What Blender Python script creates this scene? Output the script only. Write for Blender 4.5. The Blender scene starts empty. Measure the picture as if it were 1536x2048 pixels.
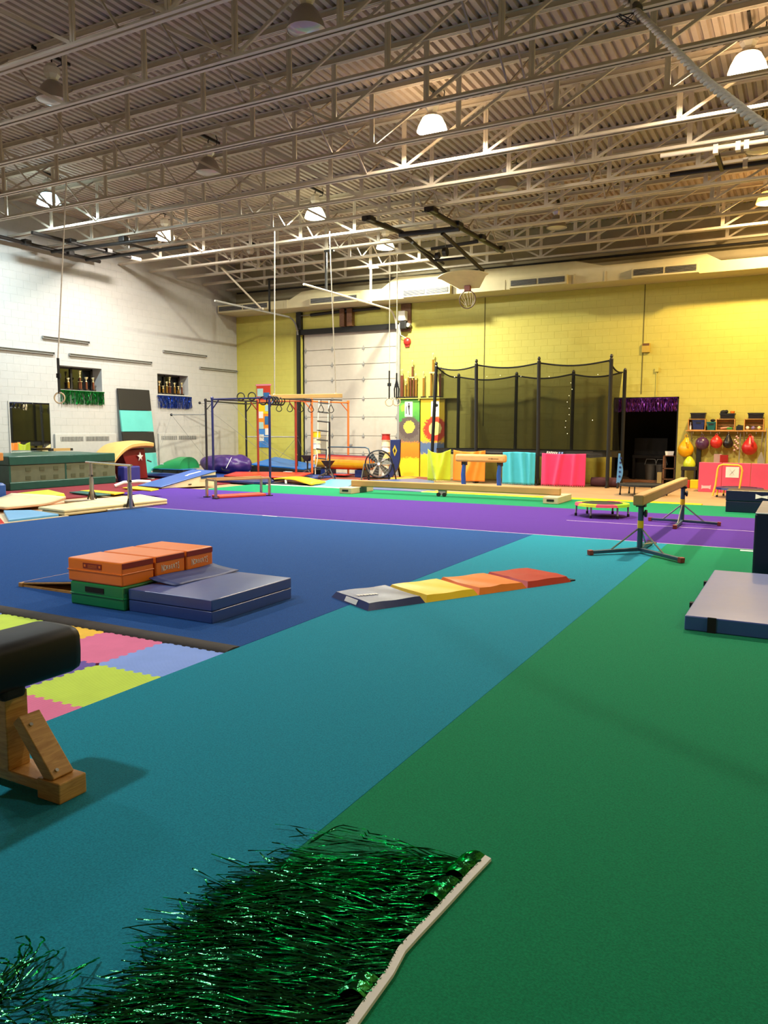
import bpy, math, random
from mathutils import Vector, Matrix
from math import sin, cos, pi, radians, sqrt, atan2

S = bpy.context.scene
COL = S.collection
random.seed(7)

# ---------------------------------------------------------------- camera
CAM_F = 1551.67                     # focal length in pixels of a 1536 x 2048 frame
yaw, pitch, roll = 0.494186, 0.1069036, -0.00401493
fwd = Vector((-sin(yaw) * cos(pitch), cos(yaw) * cos(pitch), -sin(pitch)))
rgt = Vector((cos(yaw), sin(yaw), 0))
dwn = fwd.cross(rgt)
r2 = rgt * cos(roll) + dwn * sin(roll)
d2 = -rgt * sin(roll) + dwn * cos(roll)
cam = bpy.data.cameras.new('camera')
cam.sensor_fit = 'AUTO'
cam.sensor_width = 36.0
cam.lens = CAM_F * 36.0 / 2048.0
cam.clip_start = 0.05
cam.clip_end = 200
cob = bpy.data.objects.new('camera', cam)
cob.matrix_world = Matrix(((r2.x, -d2.x, -fwd.x, 0), (r2.y, -d2.y, -fwd.y, 0), (r2.z, -d2.z, -fwd.z, 1.5), (0, 0, 0, 1)))
COL.objects.link(cob)
S.camera = cob

# ---------------------------------------------------------------- world and exposure
W = bpy.data.worlds.new('world')
W.use_nodes = True
W.node_tree.nodes['Background'].inputs[0].default_value = (0.5, 0.5, 0.55, 1)
W.node_tree.nodes['Background'].inputs[1].default_value = 0.05
S.world = W
S.view_settings.view_transform = 'Standard'
S.view_settings.look = 'None'
S.view_settings.gamma = 1.0
S.view_settings.use_curve_mapping = False
S.view_settings.exposure = 0.95
S.cycles.max_bounces = 8
S.cycles.diffuse_bounces = 4
S.cycles.glossy_bounces = 4
S.cycles.transparent_max_bounces = 16
S.cycles.sample_clamp_indirect = 6.0
S.cycles.caustics_reflective = False
S.cycles.caustics_refractive = False

# high-bay lamps: (x, y, lit, colour, watts); row and column follow the joist bays
LAMPS = [
    (-6.0, 12.85, 1, (1.0, 0.86, 0.68), 370),
    (-1.01, 12.9, 1, (1.0, 0.83, 0.62), 370),
    (-10.9, 16.6, 1, (0.98, 1.0, 0.84), 330),
    (-10.9, 20.25, 1, (1.0, 0.97, 0.76), 400),
    (-15.75, 16.5, 1, (1.0, 0.92, 0.82), 190),
    (-15.75, 12.75, 1, (0.76, 0.95, 1.0), 220),
    (-1.01, 20.3, 1, (1.0, 0.68, 0.30), 330),
    (-6.0, 8.95, 0, None, 0),
    (-10.8, 8.9, 0, None, 0),
    (-10.95, 12.75, 0, None, 0),
    (-5.95, 16.55, 0, None, 0),
    (-5.9, 20.25, 0, None, 0),
    (-15.75, 20.25, 0, None, 0),
    (-1.01, 16.55, 0, None, 0),
    (-6.0, 1.6, 1, (0.98, 0.97, 0.92), 130),
    (-10.9, 5.2, 1, (0.95, 0.98, 1.0), 140),
    (3.4, 5.2, 1, (1.0, 0.92, 0.8), 70),
]
LAMP_Z = 6.65

# ---------------------------------------------------------------- colour and materials
def lin(h):
    h = h.lstrip('#')
    o = []
    for i in (0, 2, 4):
        c = int(h[i:i + 2], 16) / 255.0
        o.append(c / 12.92 if c <= 0.04045 else ((c + 0.055) / 1.055) ** 2.4)
    return (o[0], o[1], o[2], 1.0)

MATS = {}
def mat(name, col, rough=0.6, metal=0.0, var=0.06, nscale=6.0, bump=0.0, bscale=60.0, spec=0.5, coat=0.0, emit=None, estr=0.0, sheen=0.0):
    """Principled material with a little procedural colour variation and fine relief."""
    if name in MATS:
        return MATS[name]
    m = bpy.data.materials.new(name)
    m.use_nodes = True
    nt = m.node_tree
    b = nt.nodes['Principled BSDF']
    c = lin(col) if isinstance(col, str) else tuple(col) + (1.0,)
    b.inputs['Roughness'].default_value = rough
    b.inputs['Metallic'].default_value = metal
    b.inputs['Specular IOR Level'].default_value = spec
    b.inputs['Coat Weight'].default_value = coat
    b.inputs['Sheen Weight'].default_value = sheen
    tc = nt.nodes.new('ShaderNodeTexCoord')
    if var > 0:
        n = nt.nodes.new('ShaderNodeTexNoise')
        n.inputs['Scale'].default_value = nscale
        n.inputs['Detail'].default_value = 4
        nt.links.new(tc.outputs['Object'], n.inputs['Vector'])
        r = nt.nodes.new('ShaderNodeValToRGB')
        r.color_ramp.elements[0].position = 0.3
        r.color_ramp.elements[1].position = 0.7
        r.color_ramp.elements[0].color = tuple(max(0, x * (1 - var)) for x in c[:3]) + (1,)
        r.color_ramp.elements[1].color = tuple(min(1, x * (1 + var)) for x in c[:3]) + (1,)
        nt.links.new(n.outputs['Fac'], r.inputs['Fac'])
        nt.links.new(r.outputs['Color'], b.inputs['Base Color'])
    else:
        b.inputs['Base Color'].default_value = c
    if bump > 0:
        n2 = nt.nodes.new('ShaderNodeTexNoise')
        n2.inputs['Scale'].default_value = bscale
        n2.inputs['Detail'].default_value = 3
        nt.links.new(tc.outputs['Object'], n2.inputs['Vector'])
        bp = nt.nodes.new('ShaderNodeBump')
        bp.inputs['Strength'].default_value = bump
        bp.inputs['Distance'].default_value = 0.01
        nt.links.new(n2.outputs['Fac'], bp.inputs['Height'])
        nt.links.new(bp.outputs['Normal'], b.inputs['Normal'])
    if emit:
        b.inputs['Emission Color'].default_value = tuple(emit) + (1.0,)
        b.inputs['Emission Strength'].default_value = estr
    MATS[name] = m
    return m

def carpet(name, col):
    return mat(name, col, rough=0.95, var=0.22, nscale=130.0, bump=0.6, bscale=420.0, spec=0.10, sheen=0.05)
def vinyl(name, col, rough=0.34, bump=0.12, bscale=5.0):
    return mat(name, col, rough=rough, var=0.05, nscale=3.0, bump=bump, bscale=bscale, spec=0.5)
def paint(name, col, rough=0.45, metal=0.0):
    return mat(name, col, rough=rough, metal=metal, var=0.04, nscale=8.0)

def ribbed(name, col, scale=27.0):
    """foam with fine diagonal ribs"""
    m = mat(name, col, rough=0.75, var=0.04, spec=0.25)
    nt = m.node_tree
    b = nt.nodes['Principled BSDF']
    tc = nt.nodes.new('ShaderNodeTexCoord')
    mp = nt.nodes.new('ShaderNodeMapping')
    mp.inputs['Rotation'].default_value = (0, 0, radians(35))
    w = nt.nodes.new('ShaderNodeTexWave')
    w.inputs['Scale'].default_value = scale
    bp = nt.nodes.new('ShaderNodeBump')
    bp.inputs['Strength'].default_value = 0.6
    bp.inputs['Distance'].default_value = 0.006
    nt.links.new(tc.outputs['Object'], mp.inputs['Vector'])
    nt.links.new(mp.outputs['Vector'], w.inputs['Vector'])
    nt.links.new(w.outputs['Fac'], bp.inputs['Height'])
    nt.links.new(bp.outputs['Normal'], b.inputs['Normal'])
    return m

def wood(name, c1, c2, rough=0.5, scale=(3, 3, 26)):
    if name in MATS:
        return MATS[name]
    m = bpy.data.materials.new(name)
    m.use_nodes = True
    nt = m.node_tree
    b = nt.nodes['Principled BSDF']
    b.inputs['Roughness'].default_value = rough
    tc = nt.nodes.new('ShaderNodeTexCoord')
    mp = nt.nodes.new('ShaderNodeMapping')
    mp.inputs['Scale'].default_value = scale
    n = nt.nodes.new('ShaderNodeTexNoise')
    n.inputs['Scale'].default_value = 2.2
    n.inputs['Detail'].default_value = 6
    n.inputs['Distortion'].default_value = 1.6
    r = nt.nodes.new('ShaderNodeValToRGB')
    r.color_ramp.elements[0].position = 0.32
    r.color_ramp.elements[1].position = 0.66
    r.color_ramp.elements[0].color = lin(c1)
    r.color_ramp.elements[1].color = lin(c2)
    nt.links.new(tc.outputs['Object'], mp.inputs['Vector'])
    nt.links.new(mp.outputs['Vector'], n.inputs['Vector'])
    nt.links.new(n.outputs['Fac'], r.inputs['Fac'])
    nt.links.new(r.outputs['Color'], b.inputs['Base Color'])
    MATS[name] = m
    return m

def net(name, col, alpha):
    """fine woven netting: part of the light passes between the threads"""
    m = bpy.data.materials.new(name)
    m.use_nodes = True
    nt = m.node_tree
    b = nt.nodes['Principled BSDF']
    b.inputs['Base Color'].default_value = lin(col)
    b.inputs['Roughness'].default_value = 0.9
    b.inputs['Specular IOR Level'].default_value = 0.1
    b.inputs['Alpha'].default_value = alpha
    return m

def glow(name, col, strength):
    m = bpy.data.materials.new(name)
    m.use_nodes = True
    b = m.node_tree.nodes['Principled BSDF']
    b.inputs['Base Color'].default_value = (0.9, 0.9, 0.9, 1)
    b.inputs['Emission Color'].default_value = tuple(col) + (1,)
    b.inputs['Emission Strength'].default_value = strength
    return m

# ---------------------------------------------------------------- mesh builder
class MB:
    def __init__(s):
        s.v = []
        s.f = []
    def add(s, vs, fs):
        o = len(s.v)
        s.v += [Vector(p) for p in vs]
        s.f += [tuple(i + o for i in f) for f in fs]
        return s
    def box(s, x0, x1, y0, y1, z0, z1):
        return s.add([(x0, y0, z0), (x1, y0, z0), (x1, y1, z0), (x0, y1, z0), (x0, y0, z1), (x1, y0, z1), (x1, y1, z1), (x0, y1, z1)],
                     [(3, 2, 1, 0), (4, 5, 6, 7), (0, 1, 5, 4), (1, 2, 6, 5), (2, 3, 7, 6), (3, 0, 4, 7)])
    def hexa(s, low, top):
        return s.add(list(low) + list(top), [(3, 2, 1, 0), (4, 5, 6, 7), (0, 1, 5, 4), (1, 2, 6, 5), (2, 3, 7, 6), (3, 0, 4, 7)])
    def bar(s, a, b, w, h, up=(0, 0, 1)):
        a, b = Vector(a), Vector(b)
        t = (b - a).normalized()
        u = Vector(up)
        if abs(t.dot(u)) > 0.98:
            u = Vector((1, 0, 0))
        x = t.cross(u).normalized() * (w / 2)
        y = x.cross(t).normalized() * (h / 2)
        q = [-x - y, x - y, x + y, -x + y]
        return s.add([a + k for k in q] + [b + k for k in q],
                     [(0, 1, 2, 3), (7, 6, 5, 4), (1, 0, 4, 5), (2, 1, 5, 6), (3, 2, 6, 7), (0, 3, 7, 4)])
    def tube(s, pts, r, n=8, closed=False, caps=True):
        pts = [Vector(p) for p in pts]
        m = len(pts)
        rs = r if isinstance(r, (list, tuple)) else [r] * m
        ts = []
        for i in range(m):
            a = pts[(i - 1) % m] if (closed or i > 0) else pts[i]
            b = pts[(i + 1) % m] if (closed or i < m - 1) else pts[i]
            ts.append((b - a).normalized())
        u = Vector((0, 0, 1)) if abs(ts[0].z) < 0.9 else Vector((1, 0, 0))
        nrm = (u - ts[0] * u.dot(ts[0])).normalized()
        vs, fs = [], []
        for i in range(m):
            nrm = (nrm - ts[i] * nrm.dot(ts[i])).normalized()
            bi = ts[i].cross(nrm)
            for k in range(n):
                a = 2 * pi * k / n
                vs.append(pts[i] + (nrm * cos(a) + bi * sin(a)) * rs[i])
        for i in range(m if closed else m - 1):
            j = (i + 1) % m
            for k in range(n):
                fs.append((i * n + k, i * n + (k + 1) % n, j * n + (k + 1) % n, j * n + k))
        if caps and not closed:
            fs.append(tuple(range(n - 1, -1, -1)))
            fs.append(tuple((m - 1) * n + k for k in range(n)))
        return s.add(vs, fs)
    def cyl(s, a, b, r, n=12, r1=None):
        return s.tube([a, b], [r, r if r1 is None else r1], n)
    def lathe(s, prof, c=(0, 0, 0), n=20, axis='z', squash=1.0, caps=True):
        vs, fs = [], []
        m = len(prof)
        for r, h in prof:
            for k in range(n):
                a = 2 * pi * k / n
                p = (r * cos(a), r * sin(a) * squash, h)
                if axis == 'x':
                    p = (h, p[0], p[1])
                elif axis == 'y':
                    p = (p[0], h, p[1])
                vs.append((c[0] + p[0], c[1] + p[1], c[2] + p[2]))
        for i in range(m - 1):
            for k in range(n):
                q = (i * n + k, i * n + (k + 1) % n, (i + 1) * n + (k + 1) % n, (i + 1) * n + k)
                fs.append(q if axis != 'y' else q[::-1])
        loop = prof[0] == prof[-1] or not caps
        if prof[0][0] > 1e-6 and not loop:
            fs.append(tuple(range(n - 1, -1, -1)))
        if prof[-1][0] > 1e-6 and not loop:
            fs.append(tuple((m - 1) * n + k for k in range(n)))
        return s.add(vs, fs)
    def ball(s, c, r, n=16, m=10, sc=(1, 1, 1)):
        vs = [(c[0], c[1], c[2] - r * sc[2])]
        fs = []
        for i in range(1, m):
            t = -pi / 2 + pi * i / m
            for k in range(n):
                a = 2 * pi * k / n
                vs.append((c[0] + r * cos(t) * cos(a) * sc[0], c[1] + r * cos(t) * sin(a) * sc[1], c[2] + r * sin(t) * sc[2]))
        vs.append((c[0], c[1], c[2] + r * sc[2]))
        for k in range(n):
            fs.append((0, 1 + (k + 1) % n, 1 + k))
            fs.append((len(vs) - 1, 1 + (m - 2) * n + k, 1 + (m - 2) * n + (k + 1) % n))
        for i in range(m - 2):
            for k in range(n):
                fs.append((1 + i * n + k, 1 + i * n + (k + 1) % n, 1 + (i + 1) * n + (k + 1) % n, 1 + (i + 1) * n + k))
        return s.add(vs, fs)
    def prism(s, poly, a, b, axis='z'):
        """poly: 2D outline, extruded from a to b along an axis (x: poly=(y,z); y: poly=(x,z); z: poly=(x,y))"""
        def P(p, h):
            return {'z': (p[0], p[1], h), 'x': (h, p[0], p[1]), 'y': (p[0], h, p[1])}[axis]
        n = len(poly)
        area = sum(poly[i][0] * poly[(i + 1) % n][1] - poly[(i + 1) % n][0] * poly[i][1] for i in range(n))
        if area < 0:
            poly = poly[::-1]
        if axis == 'y':
            poly = poly[::-1]
        vs = [P(p, a) for p in poly] + [P(p, b) for p in poly]
        fs = [tuple(range(n - 1, -1, -1)), tuple(range(n, 2 * n))]
        fs += [(i, (i + 1) % n, n + (i + 1) % n, n + i) for i in range(n)]
        return s.add(vs, fs)
    def grid(s, fn, nu, nv):
        vs = [fn(i / nu, j / nv) for j in range(nv + 1) for i in range(nu + 1)]
        w = nu + 1
        return s.add(vs, [(j * w + i, j * w + i + 1, (j + 1) * w + i + 1, (j + 1) * w + i) for j in range(nv) for i in range(nu)])
    def pillow(s, x0, x1, y0, y1, z0, z1, r=0.03, bulge=0.0, n=8):
        """padded block: rounded edges, top slightly crowned"""
        cx, cy, cz = (x0 + x1) / 2, (y0 + y1) / 2, (z0 + z1) / 2
        def top(i, j):
            u, v = i / n, j / n
            e = min(u, 1 - u, v, 1 - v)
            k = min(1.0, e * n / 1.0)
            return z1 - (0 if k >= 1 else r * 0.5) + bulge * sin(pi * u) * sin(pi * v)
        vs, fs = [], []
        w = n + 1
        for j in range(w):
            for i in range(w):
                vs.append((x0 + (x1 - x0) * i / n, y0 + (y1 - y0) * j / n, top(i, j)))
        for j in range(n):
            for i in range(n):
                fs.append((j * w + i, j * w + i + 1, (j + 1) * w + i + 1, (j + 1) * w + i))
        ring = [i for i in range(w)] + [j * w + n for j in range(1, w)] + [n * w + i for i in range(n - 1, -1, -1)] + [j * w for j in range(n - 1, 0, -1)]
        m = len(ring)
        for i in ring:
            p = vs[i]
            vs.append((p[0], p[1], z0))
        o = w * w
        for k in range(m):
            fs.append((ring[(k + 1) % m], ring[k], o + k, o + (k + 1) % m))
        fs.append(tuple(o + k for k in range(m - 1, -1, -1)))
        return s.add(vs, fs)
    def move(s, T):
        s.v = [T @ p for p in s.v]
        return s
    def mesh(s, name, off=(0, 0, 0)):
        o = Vector(off)
        me = bpy.data.meshes.new(name)
        me.from_pydata([tuple(p - o) for p in s.v], [], s.f)
        me.update()
        return me

def rz_at(x, y, z, a):
    return Matrix.Translation((x, y, z)) @ Matrix.Rotation(a, 4, 'Z')

def tag(o, label=None, cat=None, group=None, kind=None):
    if label:
        o['label'] = label
    if cat:
        o['category'] = cat
    if group:
        o['group'] = group
    if kind:
        o['kind'] = kind
    return o

def thing(name, label, cat, loc=(0, 0, 0), rz=0.0, group=None):
    o = bpy.data.objects.new(name, None)
    o.empty_display_size = 0.1
    o.location = loc
    o.rotation_euler = (0, 0, rz)
    COL.objects.link(o)
    return tag(o, label, cat, group)

def root_loc(p):
    v = Vector((0, 0, 0))
    while p is not None:
        v += Vector(p.location)
        p = p.parent
    return v

def finish(o, smooth=0.0, bev=0.0, solid=0.0, seg=2):
    me = o.data
    if smooth:
        me.polygons.foreach_set('use_smooth', [True] * len(me.polygons))
        me.set_sharp_from_angle(angle=radians(smooth))
    if solid:
        md = o.modifiers.new('thickness', 'SOLIDIFY')
        md.thickness = solid
        md.offset = 0
    if bev:
        md = o.modifiers.new('bevel', 'BEVEL')
        md.width = bev
        md.segments = seg
        md.limit_method = 'ANGLE'
        md.angle_limit = radians(40)
    return o

def part(name, mb, m, parent, label=None, smooth=0.0, bev=0.0, local=False, kind=None, solid=0.0):
    """one mesh under its thing; coordinates are world ones unless local"""
    me = mb.mesh(name, (0, 0, 0) if local else root_loc(parent))
    me.materials.append(m)
    o = bpy.data.objects.new(name, me)
    COL.objects.link(o)
    o.parent = parent
    tag(o, label, None, None, kind)
    return finish(o, smooth, bev, solid)

def solo(name, mb, m, label, cat, group=None, smooth=0.0, bev=0.0, kind=None, solid=0.0):
    xs = [p.x for p in mb.v]
    ys = [p.y for p in mb.v]
    zs = [p.z for p in mb.v]
    loc = Vector(((min(xs) + max(xs)) / 2, (min(ys) + max(ys)) / 2, min(zs)))
    me = mb.mesh(name, loc)
    me.materials.append(m)
    o = bpy.data.objects.new(name, me)
    o.location = loc
    COL.objects.link(o)
    tag(o, label, cat, group, kind)
    return finish(o, smooth, bev, solid)

def struct(name, mb, m, parent=None, smooth=0.0, bev=0.0):
    me = mb.mesh(name)
    me.materials.append(m)
    o = bpy.data.objects.new(name, me)
    COL.objects.link(o)
    if parent:
        o.parent = parent
    else:
        o['kind'] = 'structure'
    return finish(o, smooth, bev)

def share(src, parent, loc=None, name=None):
    """another object on the same mesh under a parent"""
    c = src.copy()
    COL.objects.link(c)
    c.parent = parent
    if loc is not None:
        c.location = loc
    return c

def dup(root, loc, rz=None, label=None):
    r = root.copy()
    COL.objects.link(r)
    r.location = loc
    if rz is not None:
        r.rotation_euler = (0, 0, rz)
    if label:
        r['label'] = label
    for ch in list(root.children):
        c = ch.copy()
        COL.objects.link(c)
        c.parent = r
        for g in list(ch.children):
            d = g.copy()
            COL.objects.link(d)
            d.parent = c
    return r

def text(name, s, size, T, m, parent, label=None, depth=0.001, local=False):
    cu = bpy.data.curves.new(name, 'FONT')
    cu.body = s
    cu.size = size
    cu.extrude = depth
    cu.align_x = 'CENTER'
    cu.align_y = 'CENTER'
    cu.resolution_u = 3
    t = bpy.data.objects.new(name, cu)
    COL.objects.link(t)
    bpy.context.view_layer.update()
    me = bpy.data.meshes.new_from_object(t.evaluated_get(bpy.context.evaluated_depsgraph_get()))
    bpy.data.objects.remove(t)
    bpy.data.curves.remove(cu)
    off = Vector((0, 0, 0)) if local else root_loc(parent)
    me.transform(Matrix.Translation(-off) @ T)
    me.materials.clear()
    me.materials.append(m)
    o = bpy.data.objects.new(name, me)
    COL.objects.link(o)
    o.parent = parent
    return tag(o, label)

def basis(o, x, y):
    """matrix with origin o, local x and y axes"""
    x, y = Vector(x).normalized(), Vector(y).normalized()
    z = x.cross(y).normalized()
    y = z.cross(x)
    return Matrix(((x.x, y.x, z.x, o[0]), (x.y, y.y, z.y, o[1]), (x.z, y.z, z.z, o[2]), (0, 0, 0, 1)))

def arc(c, r, a0, a1, n, plane='xz', y=0.0):
    out = []
    for i in range(n + 1):
        a = a0 + (a1 - a0) * i / n
        p, q = c[0] + r * cos(a), c[1] + r * sin(a)
        out.append({'xz': (p, y, q), 'yz': (y, p, q), 'xy': (p, q, y)}[plane])
    return out

# ---------------------------------------------------------------- shared materials
M_steel = mat('painted_steel', '#c9bfae', rough=0.5, var=0.05)
M_deck = mat('painted_deck', '#ada092', rough=0.55, var=0.06)
M_white = mat('white_block_paint', '#aeaca8', rough=0.6, var=0.03, bump=0.15, bscale=40)
M_yellow = mat('yellow_block_paint', '#bcb556', rough=0.5, var=0.03, bump=0.15, bscale=40)
M_black = paint('black_paint', '#141312', 0.5)
M_blackfab = mat('black_fabric', '#0d0d0d', rough=0.85, var=0.1)
M_chrome = mat('chrome', '#c8c8c4', rough=0.22, metal=1.0, var=0.02)
M_alu = mat('brushed_aluminium', '#b7b5ad', rough=0.3, metal=1.0, var=0.02)
M_grey = paint('grey_paint', '#8d8c88')
M_paper = paint('white_paper', '#e8e4de', 0.8)
M_beam = mat('suede_tan', '#ac8750', rough=0.8, var=0.06, nscale=3)
M_navy = vinyl('navy_vinyl', '#152a63')
M_bluev = vinyl('blue_vinyl', '#1f4a9a')
M_redv = vinyl('red_vinyl', '#b02a24')
M_yelv = vinyl('yellow_vinyl', '#e9bf19')
M_orange = vinyl('orange_vinyl', '#df7420')
M_greenv = vinyl('green_vinyl', '#1c8046')
M_pinkv = vinyl('pink_vinyl', '#d8506e')
M_purplev = vinyl('purple_vinyl', '#3f2566', 0.4, 0.8, 4.5)
M_tealv = vinyl('pale_teal_vinyl', '#59b3ab')
M_cream = mat('cream_foam', '#dccdac', rough=0.8, var=0.05)
M_skyv = vinyl('sky_blue_vinyl', '#5fa3d6')
M_limev = vinyl('lime_vinyl', '#c3cf2f')
M_rope = mat('rope_white', '#cfc6b4', rough=0.9, var=0.1, nscale=30)
M_gold = mat('trophy_gold', '#ecd9a0', rough=0.35, metal=0.6, var=0.02)
M_brownw = wood('brown_wood', '#4e3018', '#7d5230')
M_pine = wood('pine_wood', '#a97636', '#c99750', 0.55)
M_rubber = paint('black_rubber', '#111111', 0.8)

# ================================================================ setting
XL, XR, YB, YF, ZF, ZD = -18.42, 4.56, 22.8, -5.5, -0.04, 7.36
M_conc = mat('tan_floor', '#a98a66', rough=0.55, var=0.10, nscale=1.5, bump=0.1, bscale=30)
struct('floor', MB().box(XL - 0.3, XR + 0.3, YF - 0.3, YB + 4.2, ZF - 0.2, ZF), M_conc)

def cut(rects, a0, a1, b0, b1):
    """is the block a0..a1 x b0..b1 clear of the openings"""
    out = [(a0, a1)]
    for (x0, x1, z0, z1) in rects:
        if b1 <= z0 + 0.01 or b0 >= z1 - 0.01:
            continue
        nx = []
        for (p, q) in out:
            if q <= x0 or p >= x1:
                nx.append((p, q))
                continue
            if p < x0 - 0.03:
                nx.append((p, x0))
            if q > x1 + 0.03:
                nx.append((x1, q))
        out = nx
    return out

def block_geo(mb, a0, a1, z0, z1, face, axis, proud=0.003):
    """one painted masonry block: face plate with chamfered sides on a wall plane"""
    g = 0.002
    c = 0.004
    lo = [(a0 + g, z0 + g), (a1 - g, z0 + g), (a1 - g, z1 - g), (a0 + g, z1 - g)]
    hi = [(a0 + c, z0 + c), (a1 - c, z0 + c), (a1 - c, z1 - c), (a0 + c, z1 - c)]
    if axis == 'y':          # back wall, facing -y
        vs = [(p[0], face, p[1]) for p in lo] + [(p[0], face - proud, p[1]) for p in hi]
        fs = [(4, 5, 6, 7), (0, 1, 5, 4), (1, 2, 6, 5), (2, 3, 7, 6), (3, 0, 4, 7)]
    else:                    # left wall, facing +x
        vs = [(face, p[0], p[1]) for p in lo] + [(face + proud, p[0], p[1]) for p in hi]
        fs = [(4, 5, 6, 7), (0, 1, 5, 4), (1, 2, 6, 5), (2, 3, 7, 6), (3, 0, 4, 7)]
    mb.add(vs, fs)

def wall_with_blocks(wname, mb, m, axis, face, a0, a1, rects, near, key):
    w = struct(wname, mb, m)
    field = MB()
    todo = []
    course = 0
    z = ZF
    while z < ZD - 0.05:
        z1 = min(z + 0.2, ZD)
        a = a0 - (0.2 if course % 2 else 0.0)
        while a < a1 - 0.02:
            b0, b1 = max(a, a0), min(a + 0.4, a1)
            for (p, q) in cut(rects, b0, b1, z, z1):
                todo.append((p, q, z, z1))
            a += 0.4
        z = z1
        course += 1
    todo.sort(key=key)
    for i, (p, q, z0, z1) in enumerate(todo):
        if i < near:
            b = MB()
            block_geo(b, p, q, z0, z1, face, axis)
            part('block', b, m, w)
        else:
            block_geo(field, p, q, z0, z1, face, axis)
    part('block_courses', field, m, w, kind='stuff')
    return w

# back wall with garage opening and dark stage doorway
GX0, GX1, GZ = -15.6, -11.76, 4.78
DX0, DX1, DZ = -4.84, -3.09, 2.40
wb = MB()
yb = YB + 0.25
wb.box(XL - 0.25, GX0, YB, yb, ZF - 0.2, ZD + 0.2)
wb.box(GX0, GX1, YB, yb, GZ, ZD + 0.2)
wb.box(GX1, DX0, YB, yb, ZF - 0.2, ZD + 0.2)
wb.box(DX0, DX1, YB, yb, DZ, ZD + 0.2)
wb.box(DX1, XR + 0.25, YB, yb, ZF - 0.2, ZD + 0.2)
wall_with_blocks('wall_back', wb, M_yellow, 'y', YB, XL, XR, [(GX0, GX1, -1, GZ), (DX0, DX1, -1, DZ)], 300,
                 lambda t: abs(t[0] + 2.2) + abs(t[2] - 3.6) * 1.1)
# left wall with two trophy windows
W1 = (14.99, 16.52, 2.55, 3.23)
W2 = (18.78, 20.20, 2.58, 3.24)
wl = MB()
xa, xb = XL - 0.45, XL
for (y0, y1, z0, z1) in ((YF, W1[0], ZF - 0.2, ZD + 0.2), (W1[0], W1[1], ZF - 0.2, W1[2]), (W1[0], W1[1], W1[3], ZD + 0.2),
                         (W1[1], W2[0], ZF - 0.2, ZD + 0.2), (W2[0], W2[1], ZF - 0.2, W2[2]), (W2[0], W2[1], W2[3], ZD + 0.2),
                         (W2[1], YB, ZF - 0.2, ZD + 0.2)):
    wl.box(xa, xb, y0, y1, z0, z1)
wall_with_blocks('wall_left', wl, M_white, 'x', XL, 8.0, YB, [W1, W2], 300,
                 lambda t: abs(t[0] - 14.2) + abs(t[2] - 3.3) * 1.1)
struct('wall_right', MB().box(XR, XR + 0.25, YF, YB, ZF - 0.2, ZD + 0.2), M_yellow)
struct('wall_front', MB().box(XL - 0.25, XR + 0.25, YF - 0.25, YF, ZF - 0.2, ZD + 0.2), M_white)
for i, xj in enumerate((-8.8, -4.1)):      # dark control joints, thin conduits on the yellow wall
    struct('trim_%d' % (i + 1), MB().box(xj - 0.012, xj + 0.012, YB - 0.012, YB + 0.0, 2.5 if i else 1.6, 5.5), paint('joint_dark', '#5f5a2a', 0.8))

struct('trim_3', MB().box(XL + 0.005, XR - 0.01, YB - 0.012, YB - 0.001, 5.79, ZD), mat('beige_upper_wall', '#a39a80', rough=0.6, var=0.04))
# windows behind the trophies: recessed panes, frames, sills
M_pane = mat('dark_glass', '#07080a', rough=0.08, var=0.0, spec=0.5)
M_frame = paint('window_frame_bronze', '#2b2620', 0.5)
M_reveal = paint('reveal_white', '#b0aea8', 0.6)
for i, (y0, y1, z0, z1) in enumerate((W1, W2)):
    g = struct('window_%d' % (i + 1), MB().box(XL - 0.44, XL - 0.42, y0, y1, z0, z1), M_pane)
    fr = MB()
    for yy in (y0, (y0 + y1) / 2 - 0.03, y1 - 0.06):
        fr.box(XL - 0.42, XL - 0.38, yy, yy + 0.06, z0, z1)
    fr.box(XL - 0.42, XL - 0.38, y0, y1, z0, z0 + 0.05)
    fr.box(XL - 0.42, XL - 0.38, y0, y1, z1 - 0.05, z1)
    part('window_frame', fr, M_frame, g)
    part('window_sill', MB().box(XL - 0.42, XL + 0.03, y0, y1, z0 - 0.03, z0 + 0.01), M_reveal, g, bev=0.004)

# ---------------------------------------------------------------- ceiling: fluted deck
dk = MB()
pitch_ = 0.152
x = XL - 0.1
pts = []
while x < XR + 0.1:
    pts += [(x, ZD), (x + 0.075, ZD), (x + 0.095, ZD + 0.055), (x + 0.132, ZD + 0.055)]
    x += pitch_
pts.append((x, ZD))
vs, fs = [], []
ys = [YF - 0.2, 1.0, 7.6, 14.2, YB + 0.2]
for yy in ys:
    vs += [(p[0], yy, p[1]) for p in pts]
n = len(pts)
for j in range(len(ys) - 1):
    for i in range(n - 1):
        fs.append((j * n + i, (j + 1) * n + i, (j + 1) * n + i + 1, j * n + i + 1))
dk.add(vs, fs)
ceil = struct('ceiling', dk, M_deck)
part('roof_slab', MB().box(XL - 0.3, XR + 0.3, YF - 0.3, YB + 0.3, ZD + 0.07, ZD + 0.2), M_deck, ceil)
for yy in (10.45, 17.9):                   # electrical conduit clipped under the deck
    part('conduit', MB().tube([(XL + 0.2, yy, ZD - 0.02), (XR - 0.2, yy, ZD - 0.02)], 0.014, 6), M_steel, ceil)

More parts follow.
